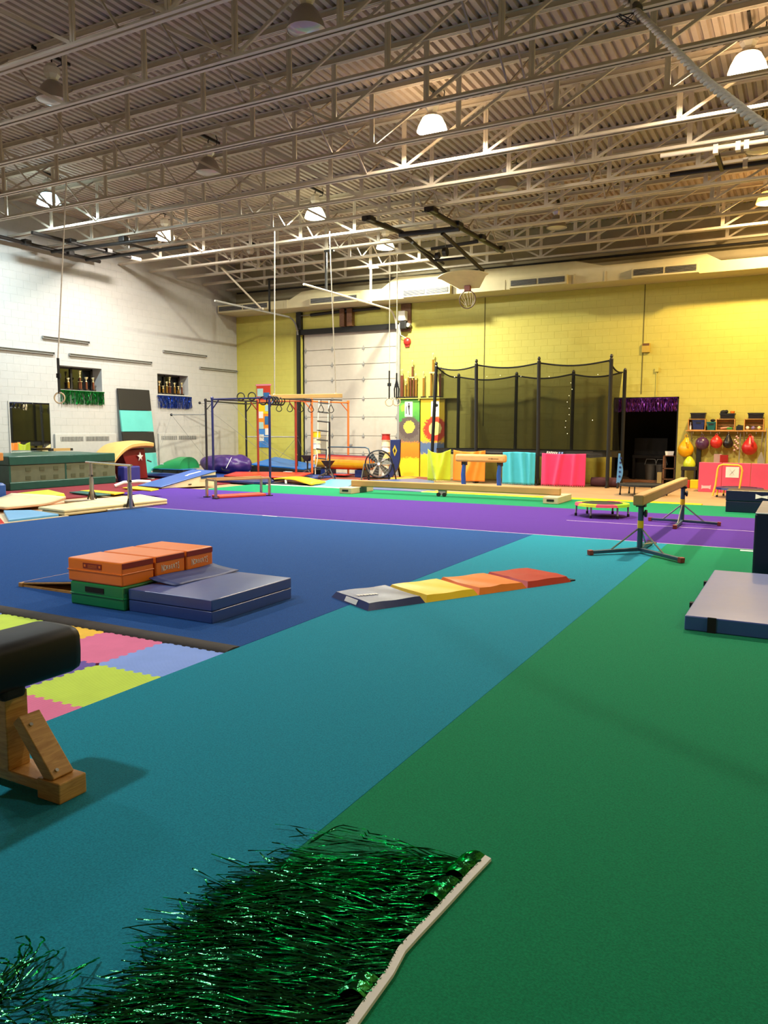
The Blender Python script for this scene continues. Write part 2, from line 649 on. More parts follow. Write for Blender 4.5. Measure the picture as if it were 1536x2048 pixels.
# ---------------------------------------------------------------- open web roof trusses
ZB0, ZB1, ZT0, ZT1 = 6.36, 6.425, 7.265, 7.36
PAN = 1.635
XM = -6.93
def chord(z0, z1, flip):
    mb = MB()
    for sx in (-1, 1):                     # a pair of angles with a gap between them
        mb.box(XL, XR, sx * 0.015 + (-0.008 if sx < 0 else 0), sx * 0.015 + (0 if sx < 0 else 0.008), z0, z1)
        za, zb = (z0, z0 + 0.008) if flip else (z1 - 0.008, z1)
        mb.box(XL, XR, min(sx * 0.015, sx * 0.075), max(sx * 0.015, sx * 0.075), za, zb)
    return mb
YJ = [7.4 + 1.24 * i for i in range(-2, 13)]
ORD = ['nearest', 'second nearest', 'third nearest', 'fourth nearest', 'fifth nearest', 'sixth nearest', 'seventh nearest', 'eighth nearest']
BACK = ['closest to the yellow wall', 'second from the yellow wall', 'third from the yellow wall', 'fourth from the yellow wall',
        'fifth from the yellow wall', 'sixth from the yellow wall', 'seventh from the yellow wall']
proto = None
for i, yj in enumerate(YJ):
    lab = ('white steel roof truss under the deck, %s to the viewer' % ORD[i]) if i < 8 else ('white steel roof truss under the deck, %s' % BACK[14 - i])
    if proto is None:
        r = thing('roof_truss', lab, 'truss', (0, yj, 0), 0, 'open web roof trusses')
        part('bottom_chord', chord(ZB0, ZB1, True), M_steel, r, local=True)
        part('top_chord', chord(ZT0, ZT1, False).box(XL, XR, -0.05, 0.05, ZT0 + 0.005, ZT0 + 0.012), M_steel, r, local=True)
        v0 = None
        for k in range(-6, 7):
            if v0 is None:
                v0 = MB()
                for s_ in (-1, 1):
                    v0.box(-0.022 + s_ * 0.02, 0.022 + s_ * 0.02, -0.012 + s_ * 0.003, 0.012 + s_ * 0.003, ZB0 + 0.02, ZT0 + 0.02)
                v0 = part('web_post', v0, M_steel, r, local=True)
                v0.location = (XM + k * PAN, 0, 0)
            else:
                share(v0, r, (XM + k * PAN, 0, 0))
        dr = dl = None
        for k in range(0, 7):
            x0 = XM + k * PAN
            if dr is None:
                dr = part('web_diagonal', MB().bar((0.03, 0, ZB1), (PAN - 0.03, 0, ZT0), 0.03, 0.045), M_steel, r, local=True)
                dl = part('web_diagonal', MB().bar((-0.03, 0, ZB1), (-PAN + 0.03, 0, ZT0), 0.03, 0.045), M_steel, r, local=True)
                dr.location = dl.location = (x0, 0, 0)
            else:
                share(dr, r, (x0, 0, 0))
                share(dl, r, (XM - k * PAN, 0, 0))
        proto = r
    else:
        dup(proto, (0, yj, 0), None, lab)

# cross bridging rods between neighbouring trusses, in rows running front to back
M_brace = mat('bridging_steel', '#a3978a', rough=0.5)
XB = [-15.2, -11.45, -7.75, -4.03, -0.35]
BL = ['leftmost row', 'second row from the left', 'middle row', 'second row from the right', 'rightmost row']
ra = rb = None
for xb_, bl in zip(XB, BL):
    r = thing('cross_bridging', 'thin crossed steel bracing rods between roof trusses, %s' % bl, 'bracing', (xb_, 0, 0), 0, 'rows of cross bridging')
    for i in range(len(YJ) - 1):
        if ra is None:
            ra = part('brace_rod', MB().bar((0, 0.03, ZB0 + 0.04), (0, 1.21, ZT0 + 0.03), 0.022, 0.03), M_brace, r, local=True)
            rb = part('brace_rod', MB().bar((0.03, 0.03, ZT0 + 0.03), (0.03, 1.21, ZB0 + 0.04), 0.022, 0.03), M_brace, r, local=True)
            ra.location = rb.location = (0, YJ[i], 0)
        else:
            share(ra, r, (0, YJ[i], 0))
            share(rb, r, (0, YJ[i], 0))

# ---------------------------------------------------------------- high-bay lamps
M_shade = mat('lamp_shade', '#a8a096', rough=0.35, metal=0.4)
M_inner = mat('lamp_inner', '#dedbd2', rough=0.3, metal=0.2)
M_dead = mat('unlit_lens', '#b9b4a8', rough=0.15, var=0.02, spec=0.8)
LAMPLAB = {
    0: 'lit warm high-bay lamp, large one over the middle of the room', 1: 'lit warm high-bay lamp, brightest near the upper right corner',
    2: 'lit white high-bay lamp above the hanging swing beam ropes', 3: 'lit white high-bay lamp just left of the folded basketball frame',
    4: 'lit warm high-bay lamp at the left, above the folded pipes', 5: 'lit bluish white high-bay lamp nearest the left edge',
    6: 'lit yellow high-bay lamp far back at the right edge', 7: 'unlit high-bay lamp with brown dome at the top centre',
    8: 'unlit high-bay lamp near the top left corner, partly behind a truss', 9: 'unlit high-bay lamp with tilted dome left of centre',
    10: 'unlit high-bay lamp right of the centre behind two trusses', 11: 'unlit high-bay lamp far back above the vents of the duct',
    12: 'unlit high-bay lamp far back at the left near the white wall', 13: 'unlit high-bay lamp at the right below the pipes',
    14: 'lit high-bay lamp overhead behind the viewer', 15: 'lit high-bay lamp overhead at the left of the viewer', 16: 'lit high-bay lamp overhead at the right of the viewer'}
def lamp_mesh():
    sh = MB().lathe([(0.07, 0.31), (0.11, 0.29), (0.17, 0.22), (0.23, 0.1), (0.262, 0.0), (0.255, 0.0), (0.222, 0.1), (0.162, 0.215), (0.10, 0.28), (0.07, 0.29)], n=24)
    ln = MB().lathe([(0.0, -0.03), (0.12, -0.022), (0.2, -0.005), (0.248, 0.012), (0.2, 0.016), (0.0, 0.016)], n=24)
    ba = MB().lathe([(0.075, 0.30), (0.085, 0.34), (0.125, 0.40), (0.125, 0.50), (0.075, 0.56), (0.03, 0.58)], n=6)
    hk = MB().tube([(0, 0, 0.56), (0, 0, 0.63), (0.03, 0, 0.66), (0, 0, 0.69), (0, 0, 0.72)], 0.012, 6)
    cd = MB().tube([(0.09, 0, 0.5), (0.2, 0.02, 0.52), (0.22, 0.02, 0.62), (0.2, 0, 0.7)], 0.01, 6)
    st = MB().box(-0.02, 0.02, -0.35, 0.35, 0.665, 0.71)
    return sh, ln, ba, hk, cd, st
meshes = None
for i, (lx, ly, lit, col, watt) in enumerate(LAMPS):
    r = thing('high_bay_lamp', LAMPLAB[i], 'lamp', (lx, ly, LAMP_Z), 0, 'high-bay lamps hung between the trusses')
    if meshes is None:
        sh, ln, ba, hk, cd, st = lamp_mesh()
        meshes = [part('reflector', sh, M_shade, r, smooth=40, local=True), None, part('ballast_housing', ba, M_inner, r, local=True),
                  part('hook', hk, M_black, r, local=True), part('power_cord', cd, M_black, r, local=True, smooth=60), part('hanger_channel', st, M_black, r, local=True)]
    else:
        for q in meshes:
            if q:
                share(q, r)
    o = part('lens', lamp_mesh()[1], glow('lit_lens_%d' % i, tuple(c ** 1.5 for c in col), 30.0) if lit else M_dead, r, 'glowing lens' if lit else None, smooth=40, local=True)
    if lit:
        part('glowing_refractor', MB().lathe([(0.10, 0.285), (0.175, 0.22), (0.237, 0.1), (0.268, 0.004)], n=24, caps=False), glow('lit_dome_%d' % i, tuple(c ** 2.6 for c in col), 10.0 if i < 2 else 3.0), r, 'glowing translucent dome', smooth=40, local=True)
        L = bpy.data.lights.new('lamp_light', 'AREA')
        L.shape = 'DISK'
        L.size = 0.40
        L.energy = watt
        L.color = col
        lo = bpy.data.objects.new('lamp_light', L)
        lo.location = (lx, ly, LAMP_Z - 0.035)
        COL.objects.link(lo)

# ---------------------------------------------------------------- air duct along the back wall
M_duct = mat('duct_cream', '#bdb38f', rough=0.5, var=0.04, bump=0.1, bscale=6)
du = thing('air_duct', 'long cream sheet-metal air duct along the top of the yellow wall', 'duct', (-7, 22.4, 5.5))
prof = [(XL + 0.02, 5.5), (XR - 0.02, 5.5), (XR - 0.02, 5.78), (-2.1, 5.78), (-2.45, 5.98), (-4.2, 5.93), (-5.06, 5.93), (-5.8, 6.12), (-9.7, 6.14), (-11.4, 6.17), (-11.9, 5.86),
        (-13.9, 5.9), (-14.4, 6.04), (-14.92, 6.0), (-15.4, 5.78), (XL + 0.02, 5.78)]
part('duct_body', MB().prism(prof, 21.86, YB - 0.012, 'y'), M_duct, du, bev=0.012)
seams = MB()
for xs in (-1.0, -5.0, -5.85, -7.85, -9.0, -11.3, -13.0, -15.5):
    seams.box(xs - 0.02, xs + 0.02, 21.845, 21.86, 5.5, 5.78)
part('duct_seam', seams, M_duct, du)
for (x0, x1) in ((-18.35, -16.15), (-14.5, -12.65), (-11.1, -9.5), (-7.67, -6.0), (-4.27, -2.6)):
    vb = part('vent_box', MB().box(x0, x1, 21.70, 21.859, 5.505, 5.765), M_duct, du, bev=0.008)
    xm = (x0 + x1) / 2
    for (a, b) in ((x0 + 0.06, xm - 0.03), (xm + 0.03, x1 - 0.06)):
        g = MB().box(a, b, 21.688, 21.70, 5.56, 5.71)
        part('grille', g, M_black, vb)
        sl = MB()
        for k in range(4):
            sl.box(a, b, 21.678, 21.687, 5.572 + k * 0.036, 5.58 + k * 0.036)
        part('grille_slat', sl, M_grey, vb)

# steel angle and black pipe above the duct
solo('black_pipe', MB().tube([(XL + 0.3, 22.5, 6.28), (XR - 0.3, 22.5, 6.28)], 0.03, 8), M_black, 'long black pipe running above the cream air duct', 'pipe')

# ---------------------------------------------------------------- garage door (sectional)
M_door = mat('garage_door_white', '#b9b1a4', rough=0.5, var=0.04)
d1 = struct('door_1', MB().box(GX0, GX1, YB + 0.13, YB + 0.16, ZF, GZ), M_black)
seam_z = [ZF, 0.65, 1.256, 1.885, 2.5, 3.14, 3.655, 4.18, 4.77]
for k in range(8):
    part('door_section', MB().box(GX0 + 0.1, GX1 - 0.03, YB + 0.06, YB + 0.13, seam_z[k] + 0.006, seam_z[k + 1] - 0.006), M_door, d1, bev=0.008)
hg = None
for k in range(1, 8):
    for xh in (-15.43, -14.35, -13.115, -11.85):
        if hg is None:
            hb = MB().prism([(-0.035, 0), (0, -0.11), (0.035, 0), (0, 0.11)], -0.012, 0.0, 'y')
            hb.box(-0.045, 0.045, -0.025, 0.0, -0.03, 0.03)
            hg = part('hinge', hb, M_grey, d1, local=True)
            hg.location = (xh, YB + 0.06, seam_z[k])
        else:
            share(hg, d1, (xh, YB + 0.06, seam_z[k]))
part('door_lintel', MB().box(GX0 - 0.05, GX1 + 0.1, YB - 0.05, YB - 0.008, 4.72, 4.9), M_black, d1)
part('door_handle', MB().box(-13.7, -13.55, YB + 0.02, YB + 0.06, 0.92, 0.98), M_grey, d1)

tr = thing('door_track', 'black curved steel track at the left of the white garage door', 'track', (-15.65, YB - 0.1, 0))
part('upright', MB().box(-15.72, -15.6, YB - 0.1, YB - 0.012, ZF, 4.85), M_black, tr)
part('jamb_post', MB().box(-15.7, -15.5, YB - 0.14, YB - 0.012, 4.9, 5.48), M_black, tr)
part('overhead_rail', MB().tube(arc((22.15, 4.72), 0.55, 0, pi / 2, 8, 'yz', -15.66) + [(-15.66, 18.4, 5.27)], 0.03, 6), M_grey, tr)
tr = thing('door_track', 'grey curved overhead track at the right of the white garage door', 'track', (-11.75, YB - 0.1, 0))
part('upright', MB().box(-11.76, -11.68, YB - 0.1, YB - 0.012, ZF, 4.85), M_grey, tr)
part('overhead_rail', MB().tube(arc((22.15, 4.72), 0.55, 0, pi / 2, 8, 'yz', -11.8) + [(-11.8, 17.4, 5.27)], 0.03, 6), M_steel, tr)
for (hx, hy, hl) in ((-15.66, 21.1, 'black steel hanger rod over the left garage door track'), (-11.8, 18.5, 'black steel hanger rod over the right garage door track'),
                     (-11.8, 21.0, 'white steel hanger post over the right garage door track')):
    mm = M_steel if 'white' in hl else M_black
    h = thing('track_hanger', hl, 'hanger', (hx, hy, 5.3))
    part('rod', MB().box(hx - 0.025, hx + 0.025, hy - 0.025, hy + 0.025, 5.3, 6.355), mm, h)
    part('bracket', MB().box(hx - 0.05, hx + 0.25, hy - 0.03, hy + 0.03, 6.3, 6.355), mm, h)

bb = thing('door_spring', 'sagging black spring shaft above the garage door', 'spring', (-13.7, YB - 0.15, 5.38))
part('shaft', MB().tube([(-15.1, YB - 0.12, 5.36), (-14.0, YB - 0.12, 5.40), (-13.4, YB - 0.12, 5.40), (-12.4, YB - 0.12, 5.42)], 0.055, 8), M_black, bb, smooth=40)
part('bracket', MB().box(-13.9, -13.72, YB - 0.2, YB - 0.012, 4.9, 5.47), M_brownw, bb)
part('bracket', MB().box(-13.62, -13.42, YB - 0.2, YB - 0.012, 4.9, 5.47), M_brownw, bb)
part('torsion_bar', MB().tube([(-15.5, YB - 0.12, 5.36), (-11.8, YB - 0.12, 5.43)], 0.014, 6), M_grey, bb)

op = thing('door_opener', 'white and black garage door opener box on a brown bracket', 'motor', (-11.5, YB - 0.15, 4.6))
part('bracket', MB().box(-11.65, -11.3, YB - 0.08, YB - 0.012, 4.62, 5.49), M_brownw, op)
part('motor_box', MB().box(-11.64, -11.40, YB - 0.3, YB - 0.08, 4.94, 5.24), M_paper, op, bev=0.015)
part('gear_housing', MB().box(-11.6, -11.38, YB - 0.28, YB - 0.08, 4.68, 4.92), M_black, op, bev=0.02)
part('drum', MB().lathe([(0.07, 0), (0.07, 0.14)], (-11.33, YB - 0.22, 4.8), 12, 'y'), M_grey, op)
part('cable', MB().tube([(-11.62, YB - 0.2, 4.95), (-11.65, YB - 0.2, 4.75), (-11.62, YB - 0.15, 4.5), (-11.45, YB - 0.1, 4.4)], 0.012, 5), M_paper, op)
be = thing('alarm_bell', 'round red alarm bell on the yellow wall right of the garage door', 'bell', (-11.44, YB - 0.02, 4.15))
part('gong', MB().lathe([(0.13, -0.02), (0.13, -0.05), (0.10, -0.09), (0.04, -0.115), (0, -0.12)], (-11.44, YB, 4.3), 20, 'y'), M_redv, be, smooth=40)
part('back_box', MB().box(-11.52, -11.36, YB - 0.05, YB - 0.008, 4.13, 4.3), M_redv, be)
wx = thing('wall_speaker_box', 'small yellowed square box on the upper yellow wall', 'box', (-4.01, YB - 0.05, 3.63))
part('housing', MB().box(-4.12, -3.9, YB - 0.07, YB - 0.008, 3.64, 3.89), mat('yellowed_box', '#b59b3c'), wx, bev=0.01)
part('louvre', MB().box(-4.1, -3.92, YB - 0.078, YB - 0.071, 3.83, 3.86).box(-4.1, -3.92, YB - 0.078, YB - 0.071, 3.87, 3.885), M_brownw, wx)
co = thing('conduit', 'thin conduit drops and junction box on the yellow wall by the doorway', 'conduit', (-4.25, YB - 0.02, 2.5))
part('pipe', MB().tube([(-3.7, YB - 0.02, 2.45), (-3.7, YB - 0.02, 3.1)], 0.012, 6), M_yellow, co)
part('junction_box', MB().box(-3.75, -3.65, YB - 0.05, YB - 0.008, 3.1, 3.22), M_yellow, co)

# ================================================================ carpets and floor mats
def slab(name, x0, x1, y0, y1, m, label, z0=ZF, z1=0.0, cat='carpet', bev=0.002):
    return solo(name, MB().box(x0, x1, y0, y1, z0, z1), m, label, cat, bev=bev)
C_teal = carpet('teal_carpet', '#15869d')
C_green = carpet('green_carpet', '#0a8156')
C_blue = carpet('blue_carpet', '#1a4a8a')
C_purple = carpet('purple_carpet', '#4d2a8a')
C_maroon = carpet('maroon_carpet', '#7c2a33')
slab('carpet_strip', -3.35, -1.52, YF + 0.5, 10.745, C_teal, 'teal carpet strip running between the blue floor and the green carpet')
slab('carpet_strip', -1.519, 2.2, YF + 0.5, 10.745, C_green, 'broad green carpet at the lower right under the tinsel header')
slab('carpet_strip', -12.4, XR - 0.6, 10.755, 12.70, C_purple, 'nearer purple carpet strip crossing the room behind the blue floor')
slab('carpet_strip', -13.9, XR - 0.6, 12.705, 14.65, C_purple, 'farther purple carpet strip under the small round trampoline')
slab('carpet_strip', -13.0, XR - 0.6, 14.655, 16.68, C_green, 'narrow green carpet strip behind the purple ones')
slab('carpet', -18.3, -13.92, 10.9, 17.6, C_maroon, 'maroon carpet under the dark green foam pit mat', z1=-0.015)
slab('carpet', -13.4, -9.9, 19.5, 22.5, carpet('rust_carpet', '#8a4a3c'), 'rust coloured carpet under the drum fan', z1=-0.037)
tp = paint('seam_tape', '#b9a9c9', 0.7)
solo('seam_tape', MB().box(-10.9, 0.9, 10.735, 10.763, 0.0005, 0.002), tp, 'pale tape line along the near edge of the purple carpet', 'tape')
solo('seam_tape', MB().box(-3.4, 0.9, 12.69, 12.715, 0.0005, 0.002), tp, 'pale tape line across the purple carpet below the round trampoline', 'tape')
solo('tape_mark', MB().box(-0.63, -0.3, 10.55, 10.63, 0.0005, 0.004), M_paper, 'short white tape mark beside the tall navy foam block', 'tape')
solo('tape_mark', MB().box(-8.15, -7.85, 10.7, 10.73, 0.002, 0.004), M_paper, 'small white tape mark between blue floor and purple carpet', 'tape')

bf = thing('spring_floor', 'large dark blue carpeted floor with black foam edge', 'floor mat', (-7.1, 7.4, ZF))
part('carpet_top', MB().box(-10.93, -3.352, 4.13, 10.745, ZF, 0.001), C_blue, bf, bev=0.006)
part('edge_strip', MB().prism([(3.985, -0.012), (4.0, 0.004), (4.06, 0.012), (4.128, 0.004), (4.128, -0.03), (3.985, -0.03)], -10.93, -3.352, 'x'), mat('edge_foam', '#38332f', rough=0.9, var=0.2, nscale=5, bump=0.4, bscale=15), bf, smooth=50)

# puzzle foam tiles
def edge(a, b, fixed, vertical, n=14, amp=0.011):
    out = []
    a, b = a + 0.022, b - 0.022
    L = (b - a)
    st = L / n
    for k in range(n):
        s_ = 1 if k % 2 else -1
        for (t, w) in ((k + 0.12, s_), (k + 0.4, s_ * 1.0), (k + 0.88, s_)):
            p = a + t * st
            out.append((fixed + amp * w, p) if vertical else (p, fixed + amp * w))
    return out
TX = [-3.33, -3.915, -4.50, -5.085, -5.67, -6.255]
TY = [3.985, 3.395, 2.805, 2.215, 1.625, 1.035]
tc_ = {'b': ribbed('tile_blue', '#86a4ea'), 'p': ribbed('tile_pink', '#de759e'), 'y': ribbed('tile_yellow', '#f6c648'),
       'l': ribbed('tile_lime', '#c2de52'), 'v': ribbed('tile_violet', '#6a55a8')}
TN = {'b': 'blue', 'p': 'pink', 'y': 'orange-yellow', 'l': 'lime green', 'v': 'violet'}
rows = ['bpylb', 'lvpby', 'pylvp', 'blpyl', 'ylbpv']
pm = thing('puzzle_mat', 'ribbed interlocking foam floor mat in pink, lime, blue and yellow squares', 'mat', (-4.8, 2.5, -0.025))
for j in range(5):
    for i in range(5):
        x1, x0, y1, y0 = TX[i], TX[i + 1], TY[j], TY[j + 1]
        if i == 0:
            x1 = -3.352
        A = edge(x0, x1, y0, False)
        B = edge(y0, y1, x1, True) if i > 0 else [(x1, y0 + 0.012), (x1, y1 - 0.012)]
        Cc = edge(x0, x1, y1, False)[::-1]
        D = edge(y0, y1, x0, True)[::-1]
        if i == 0:
            A = [p for p in A if p[0] < x1 - 0.01]
            Cc = [p for p in Cc if p[0] < x1 - 0.01]
        part('foam_tile', MB().prism(A + B + Cc + D, -0.03, -0.010), tc_[rows[j][i]], pm, '%s foam tile' % TN[rows[j][i]])

# ================================================================ foreground: padded pommel trainer on wooden base
po = thing('pommel_trainer', 'black padded pommel trainer on a rough wooden base at the left edge', 'gym horse', (-2.9, 1.6, 0))
bx_ = MB()
sec = []
for k in range(20):                        # rounded rectangular section
    a = 2 * pi * k / 20
    e = 0.42
    sec.append((0.15 * (abs(cos(a)) ** e) * (1 if cos(a) > 0 else -1), 0.105 * (abs(sin(a)) ** e) * (1 if sin(a) > 0 else -1)))
vs, fs = [], []
yy = [0.75, 0.765, 0.80, 1.4, 2.0, 2.27, 2.305, 2.32]
sc = [0.80, 0.93, 1.0, 1.0, 1.0, 1.0, 0.94, 0.82]
for y_, s_ in zip(yy, sc):
    vs += [(-2.9 + p[0] * s_, y_, 0.53 + p[1] * s_) for p in sec]
for i in range(len(yy) - 1):
    for k in range(20):
        fs.append((i * 20 + k, i * 20 + (k + 1) % 20, (i + 1) * 20 + (k + 1) % 20, (i + 1) * 20 + k))
fs.append(tuple(range(20)))
fs.append(tuple(len(yy) * 20 - 1 - k for k in range(20)))
part('padded_body', MB().add(vs, [f[::-1] for f in fs]), mat('black_leather', '#0c0c0d', rough=0.5, var=0.05, bump=0.08, bscale=4, spec=0.25), po, smooth=50)
for yp in (2.03, 1.02):
    part('pad_collar', MB().box(-3.03, -2.77, yp - 0.1, yp + 0.01, 0.395, 0.50), M_blackfab, po, bev=0.02)
    ps = part('post', MB().box(-2.97, -2.84, yp - 0.045, yp + 0.06, 0.075, 0.40).box(-3.05, -2.975, yp - 0.04, yp + 0.055, 0.075, 0.40), M_pine, po, bev=0.004)
    bm_ = MB()
    bm_.box(-3.3, -2.60, yp - 0.04, yp + 0.09, 0.03, 0.075)
    bm_.box(-2.67, -2.535, yp - 0.042, yp + 0.092, 0.0, 0.085)
    bm_.box(-3.36, -3.2, yp - 0.042, yp + 0.092, 0.0, 0.085)
    part('base_beam', bm_, M_pine, po, bev=0.006)
    for (xa_, xb_) in ((-2.60, -2.80), (-3.25, -3.04)):
        br = part('brace', MB().bar((xa_, yp + 0.02, 0.075), (xb_, yp + 0.02, 0.30), 0.10, 0.055), M_pine, po, bev=0.004)
        d = Vector((xb_ - xa_, 0, 0.225)).normalized()
        nn = Vector((-d.z, 0, d.x)) * (-1 if xa_ > -2.9 else 1)
        for t in (0.03, 0.25):
            c_ = Vector((xa_, yp + 0.0, 0.075)) + d * t + nn * 0.0275
            part('bolt', MB().cyl(c_, c_ + nn * 0.006, 0.008, 8), M_chrome, br)

# ================================================================ stacked training blocks, crash mat, springboard
def block(kind, loc, size, first, writing, label):
    """vinyl block: body, lid flap band, piping ridge, handle patch"""
    r = thing('training_block', label, 'block', loc, 0, 'stacked training blocks')
    w, d, h = size
    body = M_orange if kind == 'o' else M_greenv
    dark = vinyl('dark_red_band', '#7e1b10') if kind == 'o' else vinyl('dark_green_band', '#12562c')
    part('body', MB().box(-w / 2, w / 2, -d / 2, d / 2, 0, h), body, r, local=True, bev=0.014)
    ridge = MB()
    ridge.tube([(-w / 2, -d / 2 - 0.001, h * 0.5), (w / 2, -d / 2 - 0.001, h * 0.5)], 0.006, 6)
    ridge.tube([(w / 2 + 0.001, -d / 2, h * 0.5), (w / 2 + 0.001, d / 2, h * 0.5)], 0.006, 6)
    if not writing:
        part('piping', ridge, body, r, local=True, smooth=60)
    part('velcro_flap', MB().box(w / 2 - 0.004, w / 2 + 0.005, -d / 2 + 0.006, d / 2 - 0.006, h * 0.73, h * 0.965), dark, r, local=True, bev=0.002)
    if first:
        pt = part('patch', MB().box(-0.13, 0.09, -d / 2 - 0.005, -d / 2 + 0.002, h * 0.62, h * 0.84), dark if kind == 'o' else M_blackfab, r, local=True)
        if kind == 'o':
            for q in range(3):
                part('patch_line', MB().box(-0.07, 0.04, -d / 2 - 0.007, -d / 2 - 0.0055, h * (0.66 + 0.05 * q), h * (0.675 + 0.05 * q)), M_orange, pt, local=True)
            for q in (-0.115, 0.06):
                part('patch_line', MB().box(q, q + 0.02, -d / 2 - 0.007, -d / 2 - 0.0055, h * 0.68, h * 0.78), M_orange, pt, local=True)
    if writing:
        word = 'NORBERTS'
        for q, ch in enumerate(word):
            tall = (0.066, 0.05, 0.042, 0.038, 0.038, 0.042, 0.052, 0.066)[q]
            T = basis((w / 2 + 0.002, -0.098 + q * 0.0275, h * 0.43), (0, 1, 0), (0, 0, 1)) @ Matrix.Diagonal((0.72, tall / 0.042, 1, 1))
            text('letter', ch, 0.056, T, M_paper, r, local=True)
    return r
for k, yb_ in enumerate((4.655, 5.03, 5.40)):
    block('g', (-5.145, yb_, 0), (0.63, 0.35, 0.2), k == 0, False,
          ('green vinyl block carrying the front orange block', 'green vinyl block hidden under the middle orange block', 'green vinyl block hidden under the rear orange block')[k])
    block('o', (-5.165 + 0.005 * k, yb_ + 0.005, 0.2), (0.64, 0.355, 0.2), k == 0, k > 0,
          ('front orange block with a dark red patch, on the green block', 'middle orange block with white lettering on its side',
           'rear orange block with white lettering, last of the row of three')[k])
cm = thing('crash_mat', 'shiny blue folded crash mat lying beside the orange blocks', 'mat', (-4.39, 5.05, 0))
def crease(mb, amp, fr):
    for p in mb.v:
        p.z += 0
    return mb
M_sheen = mat('glossy_blue_vinyl', '#1d3f84', rough=0.36, var=0.05, bump=0.2, bscale=4.2, spec=1.0, sheen=0.12)
part('lower_fold', MB().pillow(-4.815, -3.935, 4.52, 5.575, 0.0, 0.0965, 0.008, 0.0), M_sheen, cm, smooth=35, bev=0.006)
part('upper_fold', MB().pillow(-4.815, -3.935, 4.52, 5.575, 0.097, 0.19, 0.012, 0.008), M_sheen, cm, smooth=35, bev=0.006)
part('draped_flap', MB().grid(lambda u, v: (-4.815 + 0.30 * u, 4.75 + 0.82 * v, 0.235 - 0.038 * u ** 0.6 + 0.004 * sin(7 * v)), 6, 10), mat('matte_navy_flap', '#1d2f66', rough=0.55), cm, 'dull navy flap pulled up against the blocks', smooth=60, solid=0.006)
sb = thing('springboard', 'low wooden springboard with blue carpet top behind the orange blocks', 'springboard', (-5.95, 5.0, 0))
part('deck', MB().hexa([(-6.45, 4.74, 0.022), (-5.51, 4.74, 0.12), (-5.51, 5.3, 0.12), (-6.45, 5.3, 0.022)], [(-6.45, 4.74, 0.037), (-5.51, 4.74, 0.135), (-5.51, 5.3, 0.135), (-6.45, 5.3, 0.037)]), M_pine, sb)
part('carpet_top', MB().hexa([(-6.45, 4.75, 0.0375), (-5.51, 4.75, 0.1355), (-5.51, 5.3, 0.1355), (-6.45, 5.3, 0.0375)], [(-6.43, 4.76, 0.046), (-5.51, 4.76, 0.144), (-5.51, 5.29, 0.144), (-6.43, 5.29, 0.046)]), C_blue, sb)
part('base_board', MB().box(-6.45, -5.51, 4.74, 5.3, 0.0, 0.02), M_pine, sb)
part('nose_rail', MB().box(-6.47, -6.42, 4.72, 5.32, 0.0, 0.04), M_pine, sb, bev=0.004)

# ================================================================ four section folding panel mat
pn = thing('panel_mat', 'four-section folding mat in navy, yellow, orange and red on the teal strip', 'mat', (-3.1, 5.473, 0.0), atan2(2.07, 1.15))
cols = [('navy', M_navy), ('yellow', M_yelv), ('orange', M_orange), ('red', M_redv)]
for k, (cn, m_) in enumerate(cols):
    x0, x1 = k * 0.592 + 0.004, (k + 1) * 0.592 - 0.004
    i_ = 0.035
    mb = MB()
    n_ = 8
    vs, fs = [], []
    def surf(u, v):
        xx = x0 + i_ + (x1 - x0 - 2 * i_) * u
        yy_ = i_ + (0.63 - 2 * i_) * v
        z = 0.056
        if k == 2:
            z += 0.010 * max(0, 1 - abs((u - 0.25) * 1.0 + (v - 0.45) * 0.5) * 6)
        if k == 3:
            z += 0.008 * max(0, 1 - abs((v - 0.35) * 1.0 + (u - 0.5) * 0.25) * 6)
        return (xx, yy_, z + 0.003 * sin(9 * u + 5 * v + k))
    mb.grid(surf, n_, n_)
    w_ = n_ + 1
    ring = [i for i in range(w_)] + [j * w_ + n_ for j in range(1, w_)] + [n_ * w_ + i for i in range(n_ - 1, -1, -1)] + [j * w_ for j in range(n_ - 1, 0, -1)]
    o_ = len(mb.v)
    for q in ring:
        p = mb.v[q]
        mb.v.append(Vector((x0 + (p.x - x0 - i_) / (x1 - x0 - 2 * i_) * (x1 - x0), (p.y - i_) / (0.63 - 2 * i_) * 0.63, 0.0)))
    m__ = len(ring)
    for q in range(m__):
        mb.f.append((ring[(q + 1) % m__], ring[q], o_ + q, o_ + (q + 1) % m__))
    pp = part('panel', mb, m_, pn, '%s panel' % cn, local=True, smooth=25)
    if k == 0:
        part('care_label', MB().hexa([(0.012, 0.20, 0.012), (0.012, 0.40, 0.012), (0.014, 0.40, 0.012), (0.014, 0.20, 0.012)], [(0.033, 0.20, 0.05), (0.033, 0.40, 0.05), (0.036, 0.40, 0.05), (0.036, 0.20, 0.05)]).move(Matrix.Translation((-0.006, 0, 0))), M_paper, pp, 'white sewn label', local=True)
        lg = MB()
        for q in range(7):
            lg.prism([(0.10 + q * 0.027, 0.36 - q * 0.006), (0.125 + q * 0.027, 0.355 - q * 0.006), (0.12 + q * 0.027, 0.31 - q * 0.006 + 0.012 * (q % 2)), (0.105 + q * 0.027, 0.31 - q * 0.006)], 0.060, 0.0615)
        part('printed_mark', lg, M_paper, pp, local=True)
part('velcro_end', MB().box(2.372, 2.44, 0.02, 0.1, 0.0, 0.012), M_blackfab, pn, local=True)

